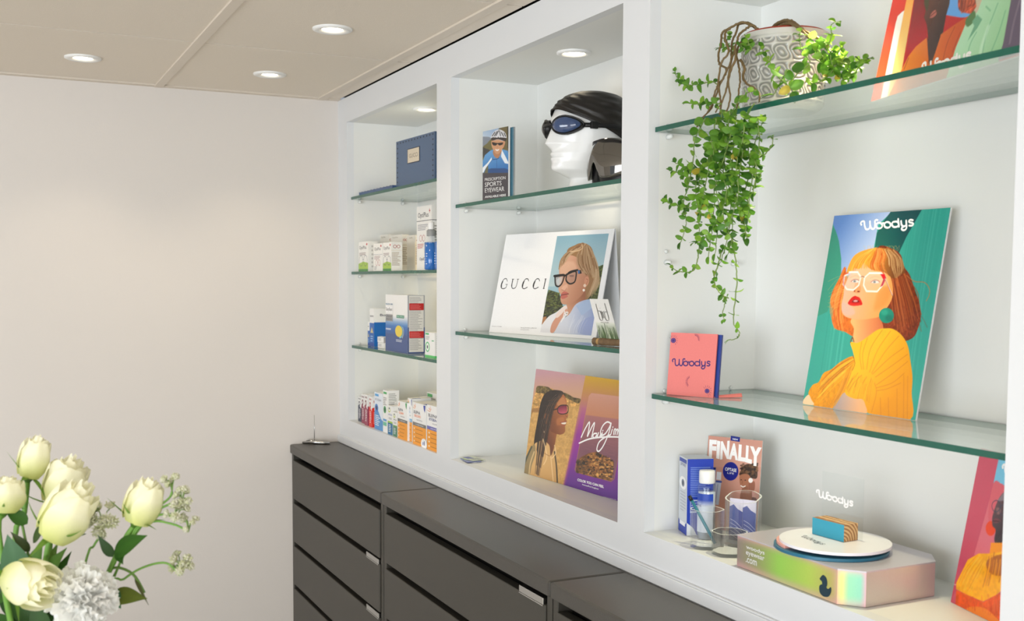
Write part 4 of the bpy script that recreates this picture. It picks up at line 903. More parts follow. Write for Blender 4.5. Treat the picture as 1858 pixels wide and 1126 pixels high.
def s_red(p):
    specs(p, 0.5, 0.85, 0.6, (176, 50, 50)); p.rect(0, 0.71, 1, 0.72, (214, 200, 170)); p.lines(0.06, 0.18, 0.9, 0.66, 10, (186, 172, 156), 9)
def s_plain(p): p.lines(0.35, 0.1, 0.6, 0.9, 6, (200, 198, 194), 4)
opti(358, 479, 915, 552, 0.021, 0.028, 'green and white lens cleaner carton, leftmost on the middle glass shelf', f_green, s_plain)
opti(548, 663, 910, 575, 0.018, 0.028, 'white lens cleaner carton with small red glasses between two green ones', f_red, s_plain)
opti(668, 775, 912, 562, 0.016, 0.030, 'green and white lens cleaner carton in the middle of the shelf', f_green, s_red)
opti(690, 775, 912, 562, 0.0475, 0.032, 'white carton with red glasses on its side, behind a green one', f_green, s_red)
o = opti(1100, 1290, 905, 95, 0.030, 0.075, 'tall white lens cleaner carton beside the blue spray bottles', lambda p: (p.textr('OptiPlus', 0.09, 0.80, 0.8, 0.90, (50, 50, 60), 0.005), p.rect(0.84, 0.905, 0.91, 0.925, (190, 30, 40)), p.rect(0.865, 0.88, 0.885, 0.95, (190, 30, 40)), p.rect(0, 0.765, 1, 0.775, (100, 100, 104)), p.lines(0.08, 0.62, 0.8, 0.72, 4, (160, 160, 168)), specs(p, 0.38, 0.5, 0.36, (180, 30, 50)), p.lines(0.06, 0.34, 0.5, 0.42, 3, (200, 110, 110)), p.textr('OptiPlus', 0.2, 0.14, 0.7, 0.2, (90, 90, 110))), lambda p: (specs(p, 0.5, 0.86, 0.6, (180, 40, 50)), p.rect(0, 0.765, 1, 0.775, (100, 100, 104)), p.lines(0.1, 0.1, 0.9, 0.7, 14, (160, 156, 150), 3)))
# upright tuck flaps of opened cartons
for k, (xa, xb, ya, yb, yy, lb) in enumerate([(612, 745, 540, 462, 0.085, 'leftmost'), (742, 920, 545, 466, 0.092, 'middle'), (975, 1085, 548, 470, 0.100, 'rightmost')]):
    pa, pb = C3(xa, ya), C3(xb, yb); x0, w, h = span(pa[0], pb[0], C3(0, 912)[1], pb[1], yy+0.012, z)
    mb, f, r, t = carton((x0, yy+0.012, z), 0, w*0.95, 0.020, h, (238, 234, 224)); f.textr('OptiPlus', 0.3, 0.90, 0.7, 0.95, (150, 140, 110)); s_red(r)
    tag(mb.build('lens_cleaner_carton', M['print'], loc=(x0, yy+0.02, z)), 'white carton with raised lid behind the lens cleaners, %s of three' % lb, 'carton', 'white cartons in the back of the middle shelf')

# spray bottles
def lathe_at(prof, x, y, z, n=28, **k): return MB().lathe([(r, z+h) for r, h in prof], x, y, n, **k)
M['blue_liquid'] = mat('blue_lens_spray_liquid', (44, 110, 190), 0.12, var=0.05, coat=0.5)
M['grey_pl'] = mat('grey_plastic', (150, 152, 152), 0.35)
M['navy_pl'] = mat('navy_card', (30, 44, 120), 0.4)
def spray(x, y, z, lb, s=1.0):
    t = thing('spray_bottle', (x, y, z), lb, 'spray bottle', 'blue spray bottles on the middle glass shelf')
    L = (x, y, z)
    lathe_at([(0.0145, 0.0006), (0.0165, 0.003), (0.0165, 0.066)], x, y, z, capb=True, capt=True).build('liquid', M['blue_liquid'], t, loc=L)
    lathe_at([(0.0172, 0.064), (0.0172, 0.072), (0.012, 0.082), (0.010, 0.085)], x, y, z).build('bottle_neck', M['clear'], t, loc=L)
    lathe_at([(0.0112, 0.081), (0.0112, 0.094), (0.0092, 0.0955), (0.0085, 0.097)], x, y, z, capt=True).build('collar', M['grey_pl'], t, loc=L)
    p = lathe_at([(0.0075, 0.096), (0.0075, 0.111), (0.0068, 0.1135), (0.005, 0.115)], x, y, z, capt=True); p.tube([(x, y, z+0.106), (x-0.006, y-0.007, z+0.106)], 0.0022)
    p.build('spray_head', M['white_pl'], t, loc=L)
    q = MB(); pn = Panel(q, (x-0.004, y-0.0168, z+0.012), (1, 0.15, 0), (0, 0, 1), 0.016, 0.03); pn.lines(0, 0, 1, 1, 5, (220, 230, 240), 2, 0.3); q.build('label_print', M['print'], t, loc=L)
    return t
px_ = hit(600+1240/7.04, 360+890/7.04, 1, 0.022); spray(px_[0], 0.031, z, 'clear spray bottle of blue lens cleaner with grey pump, in full view')
spray(px_[0]+0.062, 0.033, z, 'blue spray bottle mostly hidden behind the white pillar')

# --- third shelf
z = ZS['13']; C4 = lambda x, y: (600+x/6.256, 500+y/6.256)
def b3(name, xa, xb, yb, yt, y, d, label, front, side, base=(238, 238, 236), zz=None, grp=None, yaw=0):
    zz = z if zz is None else zz
    pa, pb = C4(xa, yb), C4(xb, yt); x0, w, h = span(pa[0], pb[0], pa[1], pb[1], y, zz); 
    mb, f, r, t = carton((x0, y, zz), yaw, w, d, h, base); front(f); side(r)
    o = mb.build(name, M['print'], loc=(x0+w/2, y+d/2, zz)); tag(o, label, 'carton', grp); return o, x0, w, h
def f_blue(p):
    p.rect(0, 0, 1, 0.62, (20, 96, 180)); p.rect(0, 0, 1, 0.1, (16, 70, 160)); p.textr('boston', 0.1, 0.78, 0.9, 0.83, (60, 60, 80), 0.01); p.poly([(0.15*p.W, 0.36*p.H), (0.85*p.W, 0.36*p.H), (0.5*p.W, 0.52*p.H)], (206, 190, 140)); p.lines(0.2, 0.12, 0.8, 0.3, 3, (150, 190, 230))
def s_blue(p):
    p.rect(0, 0, 1, 0.64, (16, 104, 184)); p.textr('Boston', 0.22, 0.80, 0.78, 0.86, (40, 44, 80), 0.015); p.ell(0.25, 0.25, 0.12, 0.03, (220, 230, 240)); p.ell(0.25, 0.14, 0.06, 0.03, (220, 230, 240))
b3('lens_solution_carton', 422, 442, 782, 522, 0.048, 0.03, 'smallest blue and white carton, leftmost on the lowest glass shelf', f_blue, s_blue, grp='blue and white solution cartons')
b3('lens_solution_carton', 444, 493, 800, 372, 0.040, 0.080, 'tall blue and white carton left of the big navy box', f_blue, s_blue, grp='blue and white solution cartons')
o, x0, w, h = b3('contact_lens_box', 536, 608, 822, 762, 0.038, 0.03, 'small white box, lower of the stacked two', lambda p: p.lines(0.1, 0.3, 0.6, 0.8, 2, (170, 170, 174)), lambda p: p.lines(0.1, 0.3, 0.8, 0.8, 2, (170, 170, 174)), grp='small white boxes in a stack')
b3('contact_lens_box', 532, 602, 760, 697, 0.039, 0.028, 'small white box, upper of the stacked two', lambda p: p.lines(0.1, 0.3, 0.6, 0.8, 2, (170, 170, 174)), lambda p: p.rect(0, 0, 1, 1, (170, 170, 172)), zz=z+h+0.0006, grp='small white boxes in a stack')
def f_big(p):
    n = 24
    for i in range(n):      # printed blue fade at the foot of the box
        u = (i+0.5)/n; t0 = 0.62-0.62*i/n; c = [int(a+(b-a)*min(1, u*1.6)) for a, b in zip((196, 206, 224), (60, 84, 130))]
        if i < 6: c = [int(a+(b-a)*(i/6)) for a, b in zip((236, 234, 232), (60, 120, 190))]
        elif i < 12: c = [int(a+(b-a)*((i-6)/6)) for a, b in zip((60, 120, 190), (60, 92, 150))]
        else: c = (62, 86, 140)
        p.rect(0, t0-0.62/n, 1, t0, c)
    p.rect(0, 0.60, 1, 0.62, (222, 226, 232)); p.textr('BAUSCH+LOMB', 0.02, 0.82, 0.34, 0.845, (70, 130, 170), 0.01); p.rect(0.02, 0.68, 0.34, 0.79, (246, 246, 246)); p.textr('EasySept', 0.04, 0.70, 0.32, 0.77, (40, 40, 48), 0.01)
    p.rect(0.02, 0.53, 0.34, 0.65, (150, 150, 152)); p.textr('HYDROGEN', 0.05, 0.60, 0.31, 0.63, (60, 60, 60)); p.textr('PEROXIDE', 0.05, 0.55, 0.31, 0.58, (60, 60, 60)); p.rect(0.52, 0.60, 0.86, 0.65, (60, 140, 110)); p.textr('MULTIPACK', 0.54, 0.612, 0.84, 0.64, (220, 240, 230))
    p.rect(0.02, 0.375, 0.26, 0.405, (190, 200, 220)); p.ell(0.62, 0.37, 0.16, 0.10, (232, 206, 70)); p.line([(0.74*p.W, 0.46*p.H), (0.80*p.W, 0.38*p.H), (0.76*p.W, 0.29*p.H), (0.66*p.W, 0.26*p.H)], 0.004, (130, 196, 210)); p.line([(0.80*p.W, 0.45*p.H), (0.84*p.W, 0.36*p.H), (0.78*p.W, 0.26*p.H)], 0.002, (236, 240, 244)); p.lines(0.5, 0.18, 0.78, 0.23, 2, (210, 216, 228))
def s_big(p):
    p.rect(0, 0, 1, 1, (70, 90, 140)); p.rect(0, 0.45, 1, 1, (170, 172, 176)); p.rect(0.08, 0.03, 0.93, 0.99, (226, 224, 218)); p.lines(0.11, 0.06, 0.9, 0.97, 38, (170, 168, 166), 12, 0.4)
    for t0 in (0.745, 0.27): p.rect(0.09, t0, 0.93, t0+0.115, (196, 42, 44)); p.lines(0.14, t0+0.01, 0.88, t0+0.10, 4, (220, 110, 110), 3)
b3('lens_solution_box', 625, 874, 865, 218, 0.022, 0.046, 'big navy and white peroxide solution box with red warning panels', f_big, s_big)
def f_gr(p):
    p.rect(0, 0, 1, 0.10, (90, 200, 110)); p.rect(0.05, 0.90, 0.4, 0.97, (70, 180, 110)); p.ell(0.26, 0.42, 0.22, 0.2, (60, 190, 110)); p.ell(0.26, 0.42, 0.15, 0.155, (240, 242, 238)); p.ell(0.26, 0.42, 0.06, 0.07, (40, 50, 60)); p.rect(0.7, 0.66, 0.9, 0.70, (60, 170, 110)); p.lines(0.08, 0.7, 0.5, 0.86, 3, (170, 180, 172))
b3('eye_drop_carton', 1071, 1182, 925, 645, 0.022, 0.04, 'white and green carton beside the pillar on the lowest glass shelf', f_gr, lambda p: (p.rect(0, 0, 1, 0.1, (90, 200, 110)), p.lines(0.1, 0.2, 0.9, 0.9, 9, (190, 190, 186))))

# --- navy studded boxes on the top shelf
z = ZS['11']; NV = (84, 106, 136)
x0 = hit(719, 300, 1, 0.045)[0]; x1 = hit(785, 300, 1, 0.052)[0]
h = hit(719, 258.5, 1, 0.045)[2]-z
mb, f, r, t = carton((x0, 0.045, z), 3, x1-x0, 0.06, h+0.001, NV)
for k in range(13): f.ell(0.04+0.92*k/12, 0.955, 0.015, 0.018, (30, 40, 58), 10)
for k in range(1, 10):
    for ss in (0.04, 0.96): f.ell(ss, 0.955-0.1*k, 0.015, 0.018, (30, 40, 58), 10)
for k in range(10): r.ell(0.15, 0.955-0.1*k, 0.03, 0.012, (34, 44, 62), 10)
f.rect(0.31, 0.49, 0.63, 0.79, (40, 40, 60)); f.rect(0.32, 0.505, 0.62, 0.775, (222, 208, 184)); f.textr('GUCCI', 0.36, 0.60, 0.58, 0.68, (120, 104, 84))
tag(mb.build('eyewear_box', M['print'], loc=((x0+x1)/2, 0.07, z)), 'navy studded gift box with a cream label on the topmost left shelf', 'gift box')
x0 = hit(643.5, 345, 1, 0.035)[0]; x1 = hit(712, 345, 1, 0.035)[0]
mb, f, r, t = carton((x0, 0.035, z), 0, x1-x0, 0.10, 0.013, (66, 92, 134))
for k in range(12): f.ell(0.05+0.082*k, 1.0, 0.012, 0.10, (50, 72, 110), 8)
tag(mb.build('box_lid', M['print'], loc=((x0+x1)/2, 0.08, z)), 'shallow navy box lid lying flat beside the studded box', 'box lid')

# ------------------------------------------------------------------ middle alcove: sports leaflets
z = ZS['21']
mb, p = board('c', (0.9482, 0.0297, z+0.0004), 7.0, 0, 0.101, 0.148, th=0.0045)
A = crop(860, 220, 7.51); c = lambda x, y: p.px(*A(x, y))
a = Art(p, 0, 0, p.W, p.H, 110, 190, A, (100, 98, 70))
a.fill([(90, 80), (360, 80), (330, 110), (240, 190), (240, 320), (90, 330)], (150, 176, 208), sm=False, col2=(190, 206, 222), ax=[(200, 90), (160, 230)]); a.fill([(90, 230), (180, 210), (230, 230), (230, 300), (90, 400)], (130, 138, 150), soft=6)
a.fill([(110, 370), (180, 300), (240, 250), (240, 440), (110, 520)], (110, 104, 62), soft=6); a.fill([(360, 80), (480, 80), (480, 400), (400, 380), (400, 200)], (104, 92, 56), sm=False, soft=6); a.fill([(110, 360), (160, 370), (220, 400), (140, 480), (110, 500)], (60, 60, 56), soft=5)
a.fill([(455, 80), (480, 80), (480, 380), (460, 360)], (40, 40, 36), sm=False)
a.fill([(110, 570), (150, 460), (220, 400), (270, 380), (380, 380), (460, 400), (475, 470), (475, 700), (200, 700), (190, 570), (140, 700), (105, 700)], (96, 156, 210), soft=3, sm=False, col2=(40, 110, 180), ax=[(300, 420), (320, 690)])
a.fill([(380, 385), (430, 480), (470, 560), (470, 580), (420, 570), (370, 480)], (232, 238, 244), sm=False, soft=3); a.fill([(110, 640), (190, 560), (240, 490), (245, 520), (160, 640), (130, 700), (105, 700)], (232, 238, 244), sm=False, soft=3)
a.fill([(190, 650), (240, 640), (420, 640), (475, 660), (475, 710), (190, 710)], (30, 74, 130), sm=False, soft=4); a.line([(250, 520), (310, 515), (345, 495)], 6, (30, 60, 100)); a.line([(310, 515), (312, 630)], 4, (30, 70, 120)); a.line([(262, 500), (240, 540), (230, 560)], 12, (70, 120, 170), 0.6, 6)
a.fill([(262, 400), (280, 480), (330, 500), (370, 430), (370, 380)], (180, 126, 90), soft=3)
a.fill([(245, 260), (240, 330), (270, 400), (300, 440), (340, 440), (375, 390), (410, 340), (420, 270), (330, 240)], (206, 152, 112), soft=2); a.fill([(390, 280), (418, 285), (410, 345), (392, 345)], (196, 140, 104), soft=2)
a.fill([(248, 285), (320, 295), (392, 288), (388, 315), (345, 328), (322, 308), (300, 328), (262, 325)], (34, 26, 24), soft=2); a.fill([(290, 375), (318, 385), (345, 375), (330, 402), (305, 402)], (240, 230, 224), soft=2); a.line([(322, 320), (318, 350), (330, 356)], 5, (180, 120, 88), 0.8)
a.fill([(232, 230), (245, 180), (290, 130), (350, 112), (410, 140), (440, 190), (440, 240), (400, 270), (330, 250), (260, 262)], (214, 214, 218), soft=2)
for q in ([(250, 200), (285, 150)], [(262, 225), (315, 140)], [(290, 215), (335, 130)], [(350, 130), (365, 215)], [(375, 150), (410, 215)], [(250, 225), (270, 225)], [(330, 210), (340, 230)], [(410, 160), (432, 205)]): a.line(q, 12, (44, 44, 50), 0.95, 3, sm=False)
a.fill([(240, 225), (330, 222), (440, 225), (425, 270), (330, 245), (250, 262)], (50, 40, 38), soft=2); a.line([(240, 215), (330, 205), (438, 220)], 9, (226, 226, 230))
a.fill([(90, 705), (500, 700), (500, 1150), (90, 1150)], (66, 62, 68), sm=False)
a.done()
for st, q, b_ in (('PRESCRIPTION', [(148, 815), (430, 788), (148, 775)], 0.0), ('SPORTS', [(150, 895), (376, 870), (150, 835)], 0.0), ('EYEWEAR', [(150, 972), (414, 948), (150, 912)], 0.0), ('AVAILABLE HERE', [(150, 1046), (436, 1018), (150, 1016)], 0.03)):
    p.text(st, c(*q[0]), c(*q[1]), c(*q[2]), (232, 232, 232), b_)
t = mb.build('sports_eyewear_leaflet', M['gloss'], loc=(1.0, 0.036, z)); tag(t, 'tall leaflet with a smiling cyclist in a white helmet, front of its stack', 'leaflet')
mb, p = board('c', (0.957, 0.0372, z+0.0004), 7.0, 0, 0.101, 0.146, th=0.004, base=(60, 110, 130), back=(150, 156, 160))
t = mb.build('sports_eyewear_leaflet', M['gloss'], loc=(1.0, 0.042, z)); tag(t, 'second leaflet peeking out behind the cyclist leaflet', 'leaflet')

# ------------------------------------------------------------------ mannequin head
XC, ZH = 1.262, ZS['21']
zk = np.array([0.0006, 0.012, 0.026, 0.034, 0.040, 0.055, 0.070, 0.090, 0.115, 0.140, 0.158, 0.170, 0.179, 0.1845, 0.1862])+ZH
yf = np.array([0.062, 0.070, 0.074, 0.052, 0.038, 0.034, 0.034, 0.036, 0.034, 0.035, 0.042, 0.054, 0.070, 0.088, 0.104])
yb = np.array([0.168, 0.160, 0.158, 0.160, 0.163, 0.172, 0.182, 0.192, 0.198, 0.199, 0.194, 0.184, 0.166, 0.142, 0.112])
hw = np.array([0.050, 0.042, 0.040, 0.041, 0.044, 0.052, 0.058, 0.063, 0.067, 0.067, 0.061, 0.052, 0.040, 0.024, 0.004])
def ip(z, a): return float(np.interp(z, zk, a))
def headS(th, z, off=0.0):
    f, b_, w = ip(z, yf), ip(z, yb), ip(z, hw); yc = f*0.45+b_*0.55
    ct, st = math.cos(th), math.sin(th); ry = (yc-f) if ct > 0 else (b_-yc)
    k = 1-0.14*max(0, ct)**1.5*min(1, abs(st)*2)
    x = w*st*k; y = yc-ry*ct*(1-0.10*abs(st)**3); h = z-ZH
    if ct > 0 and off == 0.0:
        fz = lambda a, c: math.exp(-((h-a)/c)**2)
        if 0.074 <= h <= 0.125: nz = (0.125-h)/0.037 if h > 0.088 else (h-0.074)/0.014
        else: nz = 0
        y -= 0.020*max(0, min(1, nz))*math.exp(-(x/(0.009+0.006*max(0, min(1, nz))))**2)
        y -= 0.0050*fz(0.070, 0.0035)*math.exp(-(x/0.016)**2); y -= 0.0045*fz(0.061, 0.0035)*math.exp(-(x/0.014)**2); y += 0.003*fz(0.0655, 0.0016)*math.exp(-(x/0.016)**2)
        y -= 0.006*fz(0.044, 0.008)*math.exp(-(x/0.014)**2); y -= 0.004*fz(0.134, 0.006)*math.exp(-(x/0.03)**2); y += 0.006*fz(0.120, 0.008)*math.exp(-((abs(x)-0.024)/0.012)**2)
    r = 1+off/0.07
    return (XC+x*r, yc+(y-yc)*r, z)
def zfun(v): return ZH+0.0006+(0.1856)*(1-(1-v)**1.35) if v < 1 else ZH+0.1862
head = thing('mannequin_head', (XC, 0.11, ZH), 'white glazed mannequin head facing left on the upper glass shelf', 'mannequin head')
m = MB(); m.grid(lambda u, v: headS(2*math.pi*u, ZH+0.0006+0.1856*v), 120, 110, wrapu=True)
m.add([headS(2*math.pi*i/40, ZH+0.0006) for i in range(40)], [tuple(range(40))[::-1]]); m.build('head', M['poly'], head, loc=(XC, 0.11, ZH))
cap = thing('swimming_hat', (XC, 0.12, ZH+0.1), 'black fabric swimming hat pulled over the mannequin head', 'swimming hat')
def capS(u, v):
    th = 2*math.pi*u; y0 = headS(th, ZH+0.13, 0.001)[1]
    zb_ = ZH+0.150-(y0-0.035)*0.46-0.004*math.sin((y0-0.03)*18)
    z_ = zb_+(ZH+0.1861-zb_)*v
    fold = 0.0012*math.sin(16*math.sin(th)*1.0+z_*240+6*v)*math.sin(math.pi*v)+0.0010*math.sin(5*th+30*v)*math.sin(math.pi*v)
    x, y, zz = headS(th, z_, 0.0034+fold+0.0014*(v < 0.08))
    return (x, y, zz+0.004*v+0.0008)
m = MB(); m.grid(capS, 120, 70, wrapu=True); m.build('fabric_shell', M['cap'], cap, loc=(XC, 0.12, ZH+0.1))
m = MB(); m.tube([capS(i/80, 0.07) for i in range(81)], 0.0012, n=6, cap=False); m.build('hem', M['cap'], cap, loc=(XC, 0.12, ZH+0.1))
m = MB(); m.grid(lambda u, v: (XC+0.02-0.05*u*(1-0.6*v), 0.196+0.004*math.sin(3*u), ZH+0.098-0.045*v+0.004*math.sin(6*u)), 10, 8); o = m.build('tie_tail', M['cap'], cap, loc=(XC, 0.12, ZH+0.1)); sd = o.modifiers.new('thickness', 'SOLIDIFY'); sd.thickness = 0.0015
# swimming goggles
M['smoke'] = mat('smoky_blue_lens', (54, 74, 112), 0.06, var=0.25, scale=60, coat=0.8)
M['smoke2'] = mat('dark_smoky_lens', (74, 72, 72), 0.06, var=0.25, scale=60, coat=0.8)
gog = thing('swim_goggles', (XC, 0.03, ZH+0.118), 'black rimmed swimming goggles with blue lenses strapped on the mannequin head', 'goggles')
def lens_ring(sgn, r, off):
    return [headS(sgn*(0.56+0.33*r*math.cos(t)), ZH+0.1195+0.0150*r*math.sin(t)*(1-0.25*max(0, math.cos(t))), off) for t in np.linspace(0, 2*math.pi, 33)]
for sgn in (1, -1):
    m = MB(); rings = [lens_ring(sgn, r, o_) for r, o_ in ((1.0, 0.0105), (0.9, 0.0135), (0.6, 0.0155), (0.25, 0.0165), (0.02, 0.0166))]
    V = [q for R_ in rings for q in R_]; n_ = 33
    m.add(V, [(i*n_+k, i*n_+k+1, (i+1)*n_+k+1, (i+1)*n_+k) for i in range(4) for k in range(32)], smooth=True)
    ln = m.build('lens', M['smoke'] if sgn > 0 else M['smoke2'], gog, loc=(XC, 0.03, ZH+0.118))
    m = MB(); ra = lens_ring(sgn, 1.16, 0.003); rb = lens_ring(sgn, 1.12, 0.0105); rc = lens_ring(sgn, 0.96, 0.0125)
    m.add(ra+rb+rc, [(i*n_+k, i*n_+k+1, (i+1)*n_+k+1, (i+1)*n_+k) for i in range(2) for k in range(32)], smooth=True)
    m.tube(rb, 0.0016, n=6, cap=False); m.build('lens_frame', M['rubber'], gog, loc=(XC, 0.03, ZH+0.118))
    m = MB()
    for k in range(2):
        pass
    th = np.linspace(0.92, 2.9, 30); V = []
    for t_ in th:
        zz_ = ZH+0.1185-0.006*(t_-1.06)/1.84
        V += [headS(sgn*t_, zz_-0.004, 0.0075), headS(sgn*t_, zz_+0.004, 0.0075)]
    m.add(V, [(2*i, 2*i+2, 2*i+3, 2*i+1) for i in range(29)], smooth=True)
    o = m.build('strap', M['rubber'], gog, loc=(XC, 0.03, ZH+0.118)); sd = o.modifiers.new('thickness', 'SOLIDIFY'); sd.thickness = 0.002; sd.offset = 0
    q = headS(sgn*1.12, ZH+0.118, 0.010); m = MB(); m.box((q[0]-0.0035, q[1]-0.007, q[2]-0.0065), (q[0]+0.0035, q[1]+0.007, q[2]+0.0065)); m.build('buckle', M['rubber'], gog, bevel=0.001, loc=(XC, 0.03, ZH+0.118))
m = MB(); m.tube([headS(t_, ZH+0.122, 0.012) for t_ in np.linspace(-0.2, 0.2, 7)], 0.0024); m.build('nose_bridge', M['rubber'], gog, loc=(XC, 0.03, ZH+0.118))

# ski visor
M['mirror'] = mat('grey_mirror_visor', (124, 122, 118), 0.05, metal=0.9, var=0.02)
VX, VY, VR = 1.405, 0.118, 0.082; FA = math.radians(-92)
vis = thing('ski_goggles', (VX, VY, ZH), 'mirrored grey ski goggles standing beside the mannequin neck', 'goggles')
def visP(a, h, r=VR): return (VX+r*math.cos(FA+a), VY+r*math.sin(FA+a), ZH+h)
def visor(u, v, dr=0.0):
    a = (u*2-1)*1.08; top = 0.082*(1-0.22*abs(u*2-1)**4); nose = 0.030*math.exp(-((u-0.5)/0.085)**2)
    bot = 0.010+nose+0.012*abs(u*2-1)**3
    return visP(a, bot+(top-bot)*v+0.0, VR+dr-0.010*(v-0.3)**2*3)
m = MB(); m.grid(lambda u, v: visor(u, v), 60, 16); o = m.build('visor_lens', M['mirror'], vis, loc=(VX, VY, ZH)); sd = o.modifiers.new('thickness', 'SOLIDIFY'); sd.thickness = 0.0018
m = MB(); 
def fr(u, v):
    a = (u*2-1)*1.05; nose = 0.022*math.exp(-((u-0.5)/0.07)**2); return visP(a, (0.001+nose)+(0.080*(1-0.24*abs(u*2-1)**4)-0.001-nose)*v, VR-0.010)
m.grid(fr, 50, 10); o = m.build('foam_frame', M['rubber'], vis, loc=(VX, VY, ZH)); sd = o.modifiers.new('thickness', 'SOLIDIFY'); sd.thickness = 0.012; sd.offset = -1

# ------------------------------------------------------------------ small card on a log holder
z = ZS['22']
a0 = hit(1078, 617, 1, 0.03); a1 = hit(1128, 628, 1, 0.05); a0[2] = z+0.0068; a1[2] = z+0.0068
M['bark'] = mat('rough_bark', (120, 96, 70), 0.9, var=0.5, scale=120, bump=1.0, bscale=300)
M['cutwood'] = mat('cut_wood', (200, 160, 104), 0.7, var=0.2, scale=80)
logt = thing('log_card_holder', tuple((a0+a1)/2-np.array([0, 0, 0.0068])), 'small bark covered log holding the bird card', 'card holder')
m = MB(); N = 14; rr = random.Random(2)
pts = [a0+(a1-a0)*k/N for k in range(N+1)]; m.tube(pts, [0.0064+rr.uniform(-0.0006, 0.0004) for _ in pts], n=18, cap=False); m.build('bark', M['bark'], logt, loc=tuple(logt.location))
m = MB(); d_ = (a1-a0)/np.linalg.norm(a1-a0); m.tube([a0-d_*0.0003, a1+d_*0.0004], 0.0059, n=18); m.build('cut_end', M['cutwood'], logt, loc=tuple(logt.location))
yawl = math.degrees(math.atan2(d_[1], d_[0])); e_ = d_; n0 = np.array([-e_[1], e_[0], 0])
mb = MB(); O_ = a0+(a1-a0)*0.18+n0*0.001+np.array([0, 0, 0.006]); tl = math.radians(-2)
tl3 = hit(1069.6, 541.8, 1, O_[1]+0.030); v_ = (tl3-O_); hh = np.linalg.norm(v_); v_ = v_/hh
wv = np.array([1.0, 0.25, 0]); wv /= np.linalg.norm(wv); nn = np.cross(wv, v_); nn /= np.linalg.norm(nn); v2 = np.cross(nn, wv)
Wc = 0.048
V = [O_, O_+wv*Wc, O_+wv*Wc+v_*hh, O_+v_*hh]; V2 = [q-nn*0.001 for q in V]
mb.add(V+V2, [(0, 1, 2, 3), (7, 6, 5, 4), (0, 4, 5, 1), (1, 5, 6, 2), (2, 6, 7, 3), (3, 7, 4, 0)], lin((240, 240, 238)))
sk = float(v_@wv); H2 = hh*float(v_@v2)
p = Panel(mb, O_, wv, v2, Wc, H2)
S_ = lambda s, t: ((s*Wc+sk*hh*t), t*H2)
for k in range(12):
    t0_, t1_ = 0.40-0.034*k-0.034, 0.40-0.034*k; g_ = k/11; p.poly([S_(0.01, t0_), S_(0.99, t0_), S_(0.99, t1_), S_(0.01, t1_)], tuple(int(a+(b-a)*g_) for a, b in zip((232, 236, 226), (70, 96, 60))))
rr = random.Random(7)
for k in range(26):
    s = rr.uniform(0.05, 0.95); p.line([S_(s, 0.0), S_(s+rr.uniform(-0.06, 0.06), rr.uniform(0.12, 0.4))], 0.0006, rr.choice([(90, 120, 70), (214, 222, 200), (150, 172, 130), (50, 76, 44)]), False)
for pl in ([(0.28, 0.86), (0.28, 0.60), (0.30, 0.46), (0.40, 0.44), (0.44, 0.52), (0.42, 0.66), (0.32, 0.68)], [(0.46, 0.68), (0.46, 0.50)], [(0.52, 0.66), (0.53, 0.50)], [(0.52, 0.62), (0.62, 0.68)], [(0.76, 0.88), (0.77, 0.50), (0.68, 0.44), (0.60, 0.48), (0.62, 0.64), (0.74, 0.66)], [(0.46, 0.75), (0.465, 0.755)]):
    p.line([S_(*q) for q in pl], 0.0009, (40, 40, 44))
p.text('EYEWEAR', S_(0.3, 0.37), S_(0.72, 0.37), S_(0.3, 0.40), (120, 120, 120))
tag(mb.build('display_card', M['print'], loc=tuple(O_)), 'narrow white and green bird card slotted in the little log', 'display card')

# leaflets lying on the middle sill
rr = random.Random(4)
for k, (yaw_, ps, cols, lb) in enumerate([(12, (0.885, 0.028), (232, 234, 238), 'white leaflet, bottom of the small pile on the middle sill'), (-6, (0.882, 0.030), (120, 128, 176), 'violet printed leaflet, in the middle of the small pile'), (8, (0.879, 0.032), (206, 212, 190), 'green tinted leaflet, topmost of the small pile')]):
    mb, f, r, t = carton((ps[0]-0.022, ps[1]-0.014, ZB+0.0016*k), yaw_, 0.055, 0.032, 0.0012, cols)
    t.rect(0.05, 0.1, 0.5, 0.6, (rr.choice([(90, 100, 160), (170, 200, 120), (214, 220, 226)]))); t.lines(0.55, 0.2, 0.95, 0.8, 4, (130, 134, 150), k)
    tag(mb.build('leaflet', M['print'], loc=(ps[0], ps[1], ZB+0.0016*k)), lb, 'leaflet', 'leaflets lying in a small pile')

